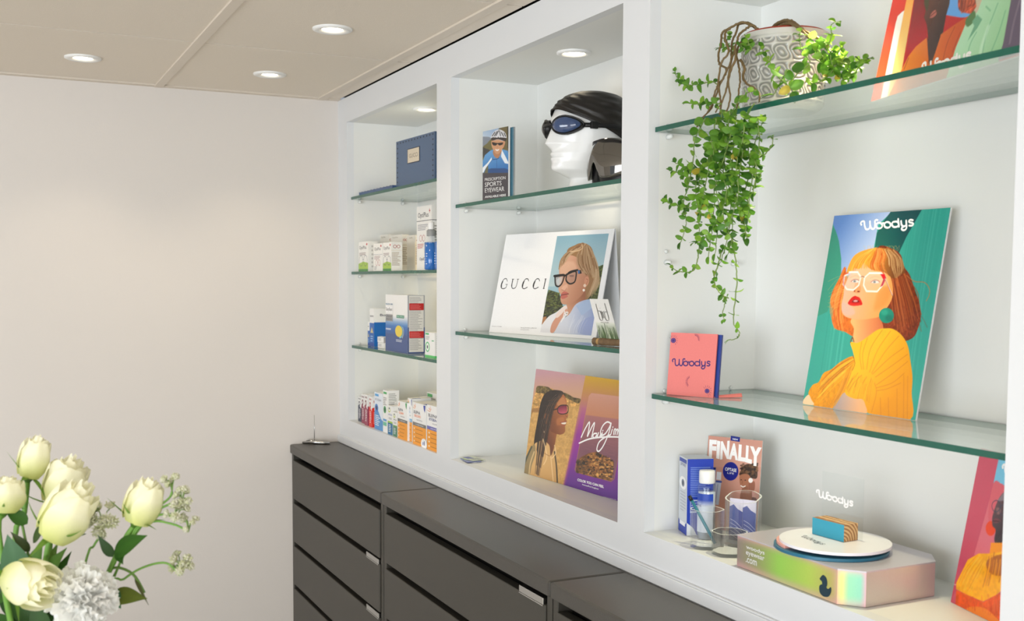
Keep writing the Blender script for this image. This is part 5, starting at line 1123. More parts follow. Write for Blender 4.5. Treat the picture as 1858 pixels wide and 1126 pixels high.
# ------------------------------------------------------------------ pink pouch and blue booklet
z = ZS['32']
mb, p = board('b', (1.6585, 0.0300, z+0.0004), 23.5, 6.4, 0.0885, 0.0965, th=0.004, base=(44, 68, 150), back=(36, 56, 134))
tag(mb.build('booklet', M['print'], loc=(1.70, 0.05, z)), 'blue booklet standing behind the pink cloth pouch', 'booklet')
mb, p = board('q', (1.6617, 0.0254, z+0.0004), 23.5, 6.4, 0.083, 0.0975, th=0.0022, base=(232, 130, 126), back=(214, 110, 108))
A = crop(1190, 590, 7.506); c = lambda x, y: p.px(*A(x, y)); VI = (74, 52, 120)
p.woodys(c(222, 590), c(740, 596), c(222, 455), 0.0019, VI)
for cx, cy, a0_, a1_, R_ in ((240, 205, -0.9, 2.6, 1.0), (700, 893, -1.2, 2.4, 0.9)):
    q = np.array(c(cx, cy)); p.poly([(q[0]+0.0046*R_*math.cos(t), q[1]+0.0040*R_*math.sin(t)) for t in np.linspace(0, 6.28, 19)[:-1]], VI); p.poly([(q[0]+0.0036*R_*math.cos(t), q[1]+0.0031*R_*math.sin(t)) for t in np.linspace(0, 6.28, 19)[:-1]], (120, 84, 140)); p.poly([(q[0]+0.0024*R_*math.cos(t), q[1]+0.0022*R_*math.sin(t)) for t in np.linspace(0, 6.28, 19)[:-1]], VI)
    for t in np.linspace(a0_, a1_, 9): p.line([(q[0]+0.0058*math.cos(t), q[1]+0.0055*math.sin(t)), (q[0]+0.0084*math.cos(t), q[1]+0.0086*math.sin(t))], 0.00045, (140, 70, 110))
for cx, cy, a0_, a1_ in ((540, 195, -0.1, 1.7), (470, 765, 1.9, 4.2)):
    q = np.array(c(cx, cy)); p.line([(q[0]+0.0055*math.cos(t), q[1]+0.0062*math.sin(t)) for t in np.linspace(a0_, a1_, 8)], 0.0004, (140, 70, 110))
    for t in np.linspace(a0_, a1_, 9): p.line([(q[0]+0.0058*math.cos(t), q[1]+0.0065*math.sin(t)), (q[0]+0.0080*math.cos(t), q[1]+0.0090*math.sin(t))], 0.00045, (140, 70, 110))
t = mb.build('cloth_pouch', M['cloth'], loc=(1.70, 0.045, z)); tag(t, 'folded pink cloth pouch with violet lettering, left end of the lower right shelf', 'pouch')
e_ = p.e; e0 = p.P(p.W, 0)+np.array([0, 0, 0.0003]); m = MB()
tail = [(0.0, 0.0), (0.018, 0.004), (0.034, 0.012), (0.044, 0.020)]
def tl_(u, v):
    s = u*0.046; return (e0[0]-0.002+s*0.30+v*(-0.016), e0[1]+0.004+s*0.92+v*(0.008), z+0.0008+0.004*math.sin(math.pi*min(1, v+0.1))*0.6+0.0035*u*math.sin(2.6*v))
m.grid(tl_, 14, 8, lin((230, 128, 122))); o = m.build('pouch_tail', M['cloth'], t, loc=tuple(e0)); sd = o.modifiers.new('thickness', 'SOLIDIFY'); sd.thickness = 0.001

# ------------------------------------------------------------------ right sill: lotion box and bottle
z = ZB
mb, f, r, t = carton((1.6475, 0.0615, z), -18, 0.044, 0.042, 0.121, (206, 212, 220))
f.rect(0.0, 0.0, 1, 0.16, (26, 60, 170)); f.ell(0.5, 0.205, 0.5, 0.09, (206, 212, 220)); f.rect(0.15, 0.10, 0.8, 0.15, (240, 240, 244)); f.rect(0.05, 0.93, 0.9, 0.98, (30, 60, 160)); f.textr('OPTASE', 0.15, 0.88, 0.8, 0.92, (110, 120, 160)); f.ell(0.5, 0.66, 0.42, 0.085, (244, 244, 244)); f.ell(0.5, 0.66, 0.18, 0.05, (120, 130, 150)); f.ell(0.5, 0.66, 0.08, 0.03, (40, 44, 60))
f.lines(0.2, 0.28, 0.9, 0.56, 7, (160, 166, 178), 5, 0.2); r.rect(0, 0, 1, 1, (28, 62, 178)); r.lines(0.12, 0.5, 0.95, 0.9, 17, (120, 146, 214), 6, 0.45); r.rect(0.12, 0.30, 0.9, 0.47, (200, 210, 236)); r.rect(0.14, 0.32, 0.88, 0.45, (28, 62, 178)); r.lines(0.16, 0.33, 0.8, 0.44, 4, (190, 200, 230)); r.poly([(0, 0), (0.4*r.W, 0), (0.25*r.W, 0.10*r.H), (0, 0.17*r.H)], (230, 234, 240))
tag(mb.build('lotion_carton', M['print'], loc=(1.67, 0.08, z)), 'tall blue and white carton with an eye mark, beside the lotion bottle', 'carton')
bt = thing('lotion_bottle', (1.716, 0.066, z), 'clear lotion bottle with a white cap in front of the blue carton', 'bottle'); L = tuple(bt.location); bx, by = 1.716, 0.066
lathe_at([(0.0125, 0.0006), (0.0142, 0.002), (0.0142, 0.082), (0.0125, 0.0865), (0.009, 0.088)], bx, by, z, capb=True).build('body', M['clear'], bt, loc=L)
lathe_at([(0.0128, 0.0012), (0.0131, 0.074)], bx, by, z, capb=True, capt=True).build('lotion', mat('pale_lotion', (196, 208, 226), 0.2, coat=0.4), bt, loc=L)
lathe_at([(0.0118, 0.0875), (0.0122, 0.089), (0.0122, 0.105), (0.0112, 0.107)], bx, by, z, capb=True, capt=True).build('cap', M['white_pl'], bt, loc=L)
m = MB()
def lab(u, v): a_ = math.radians(-118+126*u); return (bx+0.01435*math.cos(a_), by+0.01435*math.sin(a_), z+0.012+0.060*v)
m.grid(lab, 16, 6, lambda u, v: lin((206, 216, 232)) if v < 0.8 else lin((36, 74, 180))); m.build('label', M['print'], bt, loc=L)
m = MB()
def lab2(u, v): a_ = math.radians(-118+50*u); return (bx+0.01440*math.cos(a_), by+0.01440*math.sin(a_), z+0.012+0.060*v)
for k, st in enumerate(['OPTASE', 'LIFE']):
    vv, ff, hh_ = text_geo(st, 0.01); k0 = 0.66-0.10*k; k1 = k0+0.06; m.add([lab2(0.05+0.9*a_*(1 if k == 0 else 0.5), k0+(k1-k0)*b_) for a_, b_ in vv], ff, lin((70, 90, 150)))
m.build('label_print', M['print'], bt, loc=L)

# acrylic organiser with three cups
org = thing('acrylic_organiser', (1.772, 0.05, z), 'clear acrylic organiser of three joined cups on the right sill', 'organiser')
def cup(cx, cy, r, h, slope=0.0, n=6, wall=0.0022, rot=0.3):
    m = MB(); N = 48; V = []; 
    def rad(a): return r*(1+0.035*math.cos(n*a+rot))
    def pt(a, rr_, hh_): q = rad(a)-rr_; return (cx+q*math.cos(a), cy+q*math.sin(a), z+hh_)
    A_ = [2*math.pi*k/N for k in range(N)]; top = [h+slope*math.sin(a_-0.6) for a_ in A_]
    V += [pt(a_, 0, 0.0006) for a_ in A_]+[pt(a_, 0, t_) for a_, t_ in zip(A_, top)]+[pt(a_, wall, t_) for a_, t_ in zip(A_, top)]+[pt(a_, wall, 0.005) for a_ in A_]
    F = [(i*N+k, i*N+(k+1) % N, (i+1)*N+(k+1) % N, (i+1)*N+k) for i in range(3) for k in range(N)]
    m.add(V, F[:N]+F[2*N:], smooth=False); m.add(V, F[N:2*N], mi=1); m.add(V, [tuple(range(N))[::-1]]); m.add(V, [tuple(3*N+k for k in range(N))], mi=1)  # rims and inner floors opaque white, painting in the acrylic's bright refraction
    return m
cup(1.762, 0.034, 0.0245, 0.058).build('tall_cup', [M['acrylic'], M['peg']], org, loc=tuple(org.location))
cup(1.772, 0.093, 0.0265, 0.073, 0.006).build('tallest_cup', [M['acrylic'], M['peg']], org, loc=tuple(org.location))
cup(1.812, 0.038, 0.0255, 0.034).build('low_cup', [M['acrylic'], M['peg']], org, loc=tuple(org.location))
pen = thing('teal_pencil', (1.762, 0.034, z+0.006), 'teal pencil with a black end leaning in the acrylic cup', 'pencil')
pa = np.array([1.775, 0.040, z+0.0075]); pb = np.array([1.735, 0.020, z+0.074])
m = MB(); m.tube([pa, pa+(pb-pa)*0.9], 0.0024, n=10); m.build('shaft', mat('teal_lacquer', (44, 116, 136), 0.3), pen, loc=tuple(pen.location))
m = MB(); m.tube([pa+(pb-pa)*0.9, pb], [0.0028, 0.0028], n=10); m.build('end_cap', M['rubber'], pen, loc=tuple(pen.location))
for k, (sx, sy, lb) in enumerate([(1.764, 0.083, 'left blue and white sachet in the tallest acrylic cup'), (1.782, 0.094, 'right blue and white sachet in the tallest acrylic cup')]):
    mb, p = board('s', (sx-0.008, sy-0.004, z+0.0056), 30, 2, 0.021, 0.064, th=0.0018, base=(214, 210, 226), back=(180, 180, 200))
    p.poly([(0, 0), (p.W, 0), (p.W, 0.70*p.H), (0.6*p.W, 0.76*p.H), (0.3*p.W, 0.86*p.H), (0, 0.80*p.H)], (64, 78, 150))
    for j in range(5): p.line([(0.1*p.W, (0.50-0.09*j)*p.H), (0.5*p.W, (0.44-0.09*j)*p.H), (0.95*p.W, (0.32-0.08*j)*p.H)], 0.0009, (170, 176, 214))
    tag(mb.build('sachet', M['gloss'], loc=(sx, sy, z+0.0056)), lb, 'sachet', 'blue and white sachets in the cup')

# ------------------------------------------------------------------ foil mailer box, discs, wood block
M['foil'] = mat_attr('foil_painted_sheen', 0.28); M['foil'].node_tree.nodes['Principled BSDF'].inputs['Metallic'].default_value = 0.3
poly8 = [(1.872, 0.006), (2.074, 0.004), (2.100, 0.026), (2.099, 0.142), (2.070, 0.166), (1.892, 0.170), (1.866, 0.100)]
HB = 0.044; bxx = thing('foil_mailer_box', (1.98, 0.085, z), 'iridescent foil mailer box under the round discs on the right sill', 'box')
def lerp(a, b_, t): return tuple(x+(y-x)*t for x, y in zip(a, b_))
def rampc(stops, t):
    for (t0, c0), (t1, c1) in zip(stops, stops[1:]):
        if t <= t1: return lin(lerp(c0, c1, (t-t0)/(t1-t0+1e-9)))
    return lin(stops[-1][1])
m = MB()  # foil's iridescent reflections painted in as fixed colours along each side
face = [([(0, (150, 136, 128)), (0.25, (156, 168, 104)), (0.45, (158, 214, 90)), (0.75, (190, 218, 96)), (0.95, (200, 190, 110)), (1, (226, 190, 160))]),
        ([(0, (236, 190, 140)), (0.15, (236, 224, 130)), (0.4, (150, 214, 170)), (0.8, (140, 206, 176)), (1, (214, 170, 180))]),
        ([(0, (196, 186, 176)), (0.5, (206, 196, 186)), (0.8, (206, 186, 178)), (1, (214, 176, 176))])]
for k in range(7):
    a_, b_ = poly8[k], poly8[(k+1) % 7]; st = face[min(k, 2)]
    def fn(u, v, a_=a_, b_=b_): return (a_[0]+(b_[0]-a_[0])*u, a_[1]+(b_[1]-a_[1])*u, z+0.0006+(HB-0.001)*v)
    def cf(u, v, st=st, k=k):
        c_ = rampc(st, u); e2 = lin((226, 170, 176)); w_ = max(0, 1-abs(v-0.02)/0.22)*0.6+max(0, 1-abs(v-1)/0.14)*0.6
        return tuple(x*(1-w_)+y*w_ for x, y in zip(c_[:3], e2[:3]))+(1,) if k < 2 else c_
    m.grid(fn, 30, 10, cf, smooth=False)
m.build('tray', M['foil'], bxx, loc=(1.98, 0.085, z))
m = MB(); cx8 = sum(p_[0] for p_ in poly8)/7; cy8 = sum(p_[1] for p_ in poly8)/7
lid = [(cx8+(x-cx8)*1.004, cy8+(y-cy8)*1.004) for x, y in poly8]
m.prism(lid, z+HB-0.0006, z+HB+0.0012, lin((196, 190, 196))); m.build('lid', M['foil'], bxx, loc=(1.98, 0.085, z), bevel=0.0004)
m = MB(); pf = Panel(m, (poly8[0][0], poly8[0][1], z), (poly8[1][0]-poly8[0][0], poly8[1][1]-poly8[0][1], 0), (0, 0, 1), 0.202, HB); pf.k = 0.0003
for k, st in enumerate(['woodys', 'eyewear', '.com']): pf.textr(st, 0.10, 0.64-0.20*k, 0.10+(0.20 if k < 2 else 0.12), 0.80-0.20*k, (226, 226, 222), 0.015)
m.build('printed_lettering', M['print'], bxx, loc=(1.98, 0.085, z))
m = MB(); pf = Panel(m, (poly8[0][0], poly8[0][1], z), (poly8[1][0]-poly8[0][0], poly8[1][1]-poly8[0][1], 0), (0, 0, 1), 0.202, HB); pf.k = 0.0003
dk = lambda pts: pf.poly([(0.170+0.020*x, 0.004+0.026*y) for x, y in pts], (18, 52, 66), True)
dk([(0.0, 0.42), (0.06, 0.12), (0.40, 0.0), (0.85, 0.08), (1.08, 0.36), (1.04, 0.58), (0.80, 0.44), (0.56, 0.52), (0.24, 0.56)]); dk([(0.10, 0.86), (0.24, 0.66), (0.28, 0.52), (0.62, 0.50), (0.72, 0.70), (0.62, 0.94), (0.36, 1.04), (0.18, 0.96)]); dk([(0.02, 0.78), (0.18, 0.72), (0.24, 0.84), (0.10, 0.88)])
m.build('printed_logo', M['print'], bxx, loc=(1.98, 0.085, z))

zt = z+HB+0.0012
cW = hit(1512, 978, 2, zt+0.0125); RW = 0.074
def disc(cx, cy, r, z0, z1, a0=0, a1=2*math.pi, rin=0):
    m = MB(); n = 72; A_ = np.linspace(a0, a1, n)
    if a1-a0 > 6.2: return m.prism([(cx+r*math.cos(t), cy+r*math.sin(t)) for t in A_[:-1]], z0, z1, smooth=True)
    return m.prism([(cx+r*math.cos(t), cy+r*math.sin(t)) for t in A_], z0, z1, smooth=False)
cx, cy = float(cW[0]), float(cW[1])
ds = thing('display_stand', (cx, cy, zt), 'round white, pink and blue stacked discs on the foil mailer box', 'display stand')
disc(cx-0.002, cy-0.002, RW, zt+0.0003, zt+0.0043).build('blue_disc', mat('petrol_blue_lacquer', (36, 108, 136), 0.35), ds, bevel=0.0006, loc=(cx, cy, zt))
disc(cx-0.003, cy+0.002, RW-0.001, zt+0.0044, zt+0.0080, math.radians(95), math.radians(262)).build('pink_disc', mat('salmon_lacquer', (234, 168, 156), 0.4), ds, bevel=0.0006, loc=(cx, cy, zt))
disc(cx+0.001, cy+0.002, RW-0.002, zt+0.0081, zt+0.0118).build('white_disc', mat('white_lacquer_disc', (236, 234, 240), 0.3), ds, bevel=0.0008, loc=(cx, cy, zt))
m = MB(); q0 = hit(1445, 972, 2, zt+0.0119); q1 = hit(1485, 988, 2, zt+0.0119); ev = (q1-q0); ww = np.linalg.norm(ev); pt_ = Panel(m, q0, ev, np.cross([0, 0, 1], ev), ww, ww*0.3); pt_.woodys((0, 0), (ww, 0), (0, ww*0.27), 0.0009, (60, 60, 66)); m.build('disc_print', M['print'], ds, loc=(cx, cy, zt))
zb2 = zt+0.0121
A_, B_, C_ = hit(1531, 983, 2, zb2), hit(1474, 967.5, 2, zb2), hit(1556, 979, 2, zb2)
ev = A_-B_; ev /= np.linalg.norm(ev); qv = np.array([-ev[1], ev[0], 0]); wl = np.linalg.norm(A_-B_); dp = max(0.02, float((C_-A_)@qv))
blk = thing('logo_block', tuple((A_+B_)/2), 'little wooden block with a turquoise face holding a clear plate', 'wood block')
M['pine'] = mat('pine_end_grain', (206, 164, 110), 0.6, var=0.05)
nt = M['pine'].node_tree; wv_ = nt.nodes.new('ShaderNodeTexWave'); wv_.wave_type = 'RINGS'; wv_.inputs['Scale'].default_value = 70; wv_.inputs['Distortion'].default_value = 2.5
tc_ = nt.nodes['Texture Coordinate'] if 'Texture Coordinate' in nt.nodes else nt.nodes.new('ShaderNodeTexCoord'); nt.links.new(tc_.outputs['Object'], wv_.inputs['Vector'])
cr_ = nt.nodes.new('ShaderNodeValToRGB'); cr_.color_ramp.elements[0].color = lin((150, 100, 58)); cr_.color_ramp.elements[1].color = lin((222, 184, 130)); nt.links.new(wv_.outputs['Color'], cr_.inputs[0]); nt.links.new(cr_.outputs['Color'], nt.nodes['Principled BSDF'].inputs['Base Color'])
zz3 = np.array([0, 0, 0.0225]); V = [B_, A_, A_+qv*dp, B_+qv*dp]; V += [v+zz3 for v in V]
m = MB(); m.add(V, [(0, 3, 2, 1), (4, 5, 6, 7), (0, 1, 5, 4), (1, 2, 6, 5), (2, 3, 7, 6), (3, 0, 4, 7)]); m.build('block', M['pine'], blk, loc=tuple(blk.location))
m = MB(); V = [B_, A_, A_-qv*0.0004, B_-qv*0.0004]; V += [v+zz3 for v in V]; m.add(V, [(0, 3, 2, 1), (4, 5, 6, 7), (3, 2, 6, 7), (0, 3, 7, 4), (1, 5, 6, 2)]); m.build('painted_face', mat('turquoise_paint', (52, 156, 184), 0.4), blk, loc=tuple(blk.location))
Pm = (A_+B_)/2+qv*(dp+0.0008)
sh = thing('clear_plate', tuple(Pm), 'clear upright acrylic plate with white lettering behind the turquoise block', 'acrylic plate')
wl2, hp = 0.072, 0.082
S0 = Pm-ev*wl2*0.52; V = [S0, S0+ev*wl2, S0+ev*wl2+qv*0.002, S0+qv*0.002]; V += [v+np.array([0, 0, hp]) for v in V]
m = MB(); m.add(V, [(0, 3, 2, 1), (4, 5, 6, 7), (0, 1, 5, 4), (1, 2, 6, 5), (2, 3, 7, 6), (3, 0, 4, 7)]); m.build('plate', M['clear'], sh, loc=tuple(Pm))
m = MB(); pp = Panel(m, S0, ev, (0, 0, 1), wl2, hp); pp.k = 0.0003
cc = lambda x, y: pp.px(*crop(1300, 820, 3.33)(x, y))
pp.woodys(cc(604, 285), cc(825, 345), cc(604, 225), 0.0022, (250, 250, 250)); m.build('plate_print', M['print'], sh, loc=tuple(Pm))

# ------------------------------------------------------------------ spike on the cabinet
z = 1.3265; sx, sy = 0.030, -0.085
sp = thing('memo_spike', (sx, sy, z), 'metal memo spike with a scrolled base on the far end of the cabinet', 'memo spike')
m = MB(); m.tube([(sx, sy, z+0.006), (sx, sy, z+0.085)], [0.0012, 0.0006], n=8); m.build('spike', M['chrome'], sp, loc=(sx, sy, z))
m = MB()
m.tube([(sx-0.025, sy-0.028, z+0.003), (sx-0.010, sy-0.010, z+0.0055), (sx, sy, z+0.006), (sx+0.012, sy+0.020, z+0.0045), (sx+0.020, sy+0.040, z+0.0035)], [0.0028, 0.0045, 0.006, 0.005, 0.0032], n=12)
m.tube([(sx, sy, z+0.005), (sx-0.012, sy-0.012, z+0.012), (sx-0.022, sy-0.016, z+0.009), (sx-0.018, sy-0.020, z+0.004)], [0.004, 0.0025, 0.002, 0.002], n=10); m.build('base', M['chrome'], sp, loc=(sx, sy, z))

# ------------------------------------------------------------------ trailing plant in its pot
def nrm(v): v = np.array(v, float); return v/(np.linalg.norm(v)+1e-12)
def leaf(mb, P, d, up, L, Wd, col, cup=0.25, droop=0.3, tip=1.0, ns=6):
    d = nrm(d); s_ = nrm(np.cross(d, up)); n_ = np.cross(s_, d); V = []; C = []
    for i in range(ns+1):
        t = i/ns; w = Wd*0.5*max(0.0, math.sin(math.pi*min(0.995, 0.02+t**0.9*0.975)))**0.55
        if tip != 1.0: w = Wd*0.5*math.sin(math.pi*t**0.7)*(1-0.25*t) if i < ns else 0.0002
        c_ = np.array(P)+d*L*t-n_*L*droop*t*t
        for k in (-1, -0.5, 0, 0.5, 1):
            V.append(c_+s_*w*k+n_*w*cup*abs(k)**1.5); f_ = 1.0+0.10*(abs(k) < 0.1)-0.06*t
            C.append((min(1, col[0]*f_), min(1, col[1]*f_), min(1, col[2]*f_), 1))
    F = [(i*5+k, i*5+k+1, (i+1)*5+k+1, (i+1)*5+k) for i in range(ns) for k in range(4)]
    mb.add(V, F, C, smooth=True)
z = ZS['31']; pc = hit(1423, 80, 1, 0.098); PX_, PY_ = float(pc[0]), 0.098; PR, PH = 0.0605, 0.108
plant = thing('trailing_plant', (PX_, PY_, z), 'green trailing plant in a patterned grey pot on the topmost glass shelf', 'potted plant')
PL = (PX_, PY_, z)
def relief(u, v):
    U, V_ = u*17, v*4.3; g_ = 1.25*math.cos(math.pi*(U+0.35*math.sin(2*math.pi*V_)/3.2))*math.cos(math.pi*V_)
    return math.cos(abs(g_)*9.5)
def potf(u, v):
    a_ = 2*math.pi*u; r0 = PR*(0.93+0.07*v) if v > 0.10 else PR*(0.93*(0.80+0.20*math.sin(v/0.10*math.pi/2))); m_ = min(1, max(0, (v-0.06)/0.05))*min(1, max(0, (0.90-v)/0.02))
    r0 += 0.0007*relief(u, v)*m_+(0.0015 if v > 0.93 else 0); return (PX_+r0*math.cos(a_), PY_+r0*math.sin(a_), z+0.0006+PH*v)
def potc(u, v):
    k = relief(u, v) if 0.08 < v < 0.9 else 0.8
    return lin(lerp((130, 130, 124), (200, 198, 190), 0.5+0.5*k))
m = MB(); m.grid(potf, 420, 150, potc, wrapu=True); m.lathe([(PR*0.75, z+0.0006), (0.001, z+0.0006)], PX_, PY_, 40, lin((190, 186, 176)))
m.lathe([(PR+0.0015, z+PH+0.0006), (PR-0.004, z+PH+0.0006), (PR-0.005, z+PH-0.03)], PX_, PY_, 60, lin((214, 210, 198)))
m.build('pot', mat_attr('glazed_relief_pot', 0.25, coat=0.3), plant, loc=PL)
m = MB(); m.lathe([(PR-0.0045, z+PH-0.02), (PR-0.0042, z+PH+0.004), (PR-0.007, z+PH+0.004), (PR-0.008, z+PH-0.012)], PX_, PY_, 48); m.build('inner_pot', mat('red_plastic_pot', (158, 62, 44), 0.5), plant, loc=PL)
m = MB(); m.lathe([(PR-0.0075, z+PH-0.010), (0.02, z+PH-0.006), (0.001, z+PH-0.007)], PX_, PY_, 36); m.build('soil', mat('dark_compost', (60, 44, 32), 0.95, var=0.5, scale=200, bump=1.0), plant, loc=PL)
PRN = random.Random(21)
GREENS = [(104, 156, 50), (86, 140, 44), (122, 172, 58), (70, 118, 42), (140, 184, 68), (108, 158, 62)]
def strand(pts, y, leafy=(0.0, 1.0), rad=0.0010, size=0.0125, gap=0.0085, woody=False, extra=0, yb=None, big=1.0):
    """pts: places along the strand as seen on the plane y"""
    P3 = []
    for i, (a_, b_) in enumerate(pts):
        yy = y if yb is None else y+(yb-y)*i/(len(pts)-1)
        q = hit(a_, b_, 1, yy)
        if yb is None and q[2] > z+0.012:
            k_ = min(1, (q[2]-z-0.012)/0.05); q = hit(a_, b_, 1, y+(0.045-y)*k_)
        P3.append(q)
    P3 = smooth_poly(P3, False, 6); n = len(P3)
    for i in range(n): P3[i] = P3[i]+np.array([PRN.uniform(-1, 1), PRN.uniform(-1, 1), PRN.uniform(-1, 1)])*0.0006
    sc_ = lin((112, 92, 56)) if woody else lin((118, 142, 70))
    m = MB(); m.tube(P3, [rad*(1-0.45*i/n) for i in range(n)], sc_, n=6); st = m.build('trailing_stem', M['stem'], plant, loc=PL)
    seg = np.linalg.norm(np.diff(P3, axis=0), axis=1); cum = np.concatenate([[0], np.cumsum(seg)]); Lt = cum[-1]
    m = MB(); s0 = leafy[0]*Lt+PRN.uniform(0, gap); ph = PRN.uniform(0, 3.14); cnt = 0
    while s0 < leafy[1]*Lt:
        i = min(n-2, int(np.searchsorted(cum, s0))-1); i = max(i, 0); t_ = nrm(P3[i+1]-P3[i]); P = P3[i]
        a_ = nrm(np.cross(t_, [0.2, 1, 0.3])); b_ = np.cross(t_, a_); ph += 1.57+PRN.uniform(-0.4, 0.4)
        for sg in (0, math.pi):
            dd = a_*math.cos(ph+sg)+b_*math.sin(ph+sg)+t_*PRN.uniform(0.0, 0.6)+np.array([0, -0.25, 0.05]); L = size*big*PRN.uniform(0.65, 1.15)*(1-0.25*s0/Lt)
            c_ = PRN.choice(GREENS); 
            if PRN.random() < 0.012: c_ = (188, 172, 66)
            leaf(m, P, dd, t_+np.array([0, -0.3, 0.8]), L, L*PRN.uniform(0.62, 0.85), lin(c_), cup=PRN.uniform(0.1, 0.5), droop=PRN.uniform(0, 0.5)); cnt += 1
        s0 += gap*PRN.uniform(0.6, 1.3)
    for k in range(2):
        leaf(m, P3[-1], nrm(P3[-1]-P3[-2])+np.array([PRN.uniform(-0.6, 0.6), -0.3, PRN.uniform(-0.3, 0.3)]), np.array([0, -0.3, 1]), size*0.7, size*0.5, lin(PRN.choice(GREENS)))
    if leafy[1] > leafy[0]: m.build('leaves', M['leaf'], st, loc=PL)
    return st
K2 = lambda pts: [(1200+x/5.118, 20+y/5.118) for x, y in pts]
K3 = lambda pts: [(1340+x/5.631, 20+y/5.631) for x, y in pts]
K4 = lambda pts: [(1190+x/5.361, 210+y/5.361) for x, y in pts]
NO = (1.0, 0.0)
for pts, ya, yb_ in (([(940, 200), (870, 150), (780, 110), (720, 115), (640, 155), (565, 205), (555, 300), (530, 400), (540, 490), (600, 530), (590, 600), (520, 700), (480, 820), (465, 900), (380, 1000), (330, 1080)], 0.06, -0.016),
              ([(930, 215), (850, 135), (780, 170), (720, 230), (690, 330), (640, 480), (560, 650), (500, 800), (440, 920), (360, 1020)], 0.06, -0.02),
              ([(900, 190), (820, 115), (720, 120), (700, 190), (660, 280), (650, 380), (640, 520), (620, 640), (640, 800), (600, 950)], 0.07, -0.02),
              ([(950, 220), (830, 240), (740, 290), (700, 400), (720, 520), (730, 640), (720, 740), (700, 900)], 0.06, -0.015),
              ([(640, 160), (600, 190), (590, 260), (625, 380), (560, 480), (530, 640), (540, 760), (550, 860), (500, 940)], 0.03, -0.015),
              ([(680, 330), (690, 440), (640, 560), (610, 700), (560, 860), (540, 960)], 0.02, -0.015),
              ([(730, 450), (770, 520), (760, 620), (800, 680), (870, 720), (915, 780), (905, 850)], 0.025, 0.0)):
    strand(K2(pts), ya, NO, rad=0.0020, woody=True, yb=yb_)
for pts, ya, yb_, r_ in (([(320, 240), (380, 140), (480, 100), (570, 120), (640, 180), (720, 230), (830, 290), (900, 350)], 0.09, 0.055, 0.0032), ([(365, 235), (420, 160), (500, 130), (580, 150), (660, 215), (740, 300)], 0.08, 0.055, 0.0030),
                  ([(230, 215), (270, 200), (310, 225)], 0.08, 0.08, 0.0018), ([(900, 350), (940, 420), (930, 560), (900, 680)], 0.055, 0.05, 0.0024)):
    strand(K3(pts), ya, NO, rad=r_, woody=True, yb=yb_)
hang = [([(1280, 215), (1262, 250), (1258, 290), (1250, 330), (1240, 370), (1245, 405), (1235, 440)], -0.02), ([(1300, 215), (1290, 260), (1285, 310), (1275, 360), (1268, 400), (1272, 440)], -0.03),
        ([(1310, 200), (1305, 260), (1298, 320), (1295, 380), (1290, 430), (1285, 465)], -0.015), ([(1325, 200), (1318, 260), (1312, 320), (1310, 380), (1302, 420), (1298, 460)], -0.03),
        ([(1335, 210), (1330, 270), (1328, 330), (1325, 390), (1320, 430), (1308, 475)], -0.02), ([(1345, 215), (1345, 270), (1340, 330), (1330, 380), (1328, 430), (1322, 460)], -0.03),
        ([(1360, 210), (1358, 260), (1360, 310), (1352, 350), (1350, 400), (1355, 432)], -0.02), ([(1375, 215), (1378, 260), (1370, 300), (1362, 340), (1358, 390), (1352, 425)], -0.025),
        ([(1350, 225), (1344, 300), (1322, 350), (1300, 400), (1280, 430), (1262, 440)], -0.035), ([(1290, 250), (1300, 300), (1318, 340), (1312, 390), (1330, 440)], -0.04),
        ([(1320, 225), (1300, 270), (1270, 310), (1262, 350), (1270, 390)], -0.035), ([(1340, 230), (1352, 270), (1372, 300), (1366, 350)], -0.03), ([(1312, 240), (1325, 290), (1335, 350), (1345, 380)], -0.03),
        ([(1305, 240), (1285, 290), (1268, 330), (1280, 370), (1300, 410)], -0.03), ([(1330, 230), (1316, 280), (1300, 330), (1305, 380)], -0.04), ([(1348, 250), (1336, 300), (1340, 350), (1322, 410)], -0.04)]
for pts, y_ in hang: strand(pts, y_, (0.0, 1.0), size=0.0150, gap=0.0100)
for pts, y_, lf in (([(1272, 430), (1268, 455), (1264, 478), (1256, 492), (1235, 493), (1222, 488), (1217, 481)], -0.025, (0.0, 1.0)), ([(1310, 455), (1300, 490), (1295, 508), (1305, 530), (1316, 545), (1311, 568), (1314, 579)], -0.025, (0.0, 1.0)),
                ([(1328, 430), (1334, 465), (1337, 505), (1333, 550), (1331, 585), (1342, 604), (1334, 615), (1322, 616)], -0.025, (0.0, 1.0)), ([(1322, 540), (1316, 540), (1312, 535)], -0.025, (0, 1))):
    strand(pts, y_, lf, size=0.0115, gap=0.017)
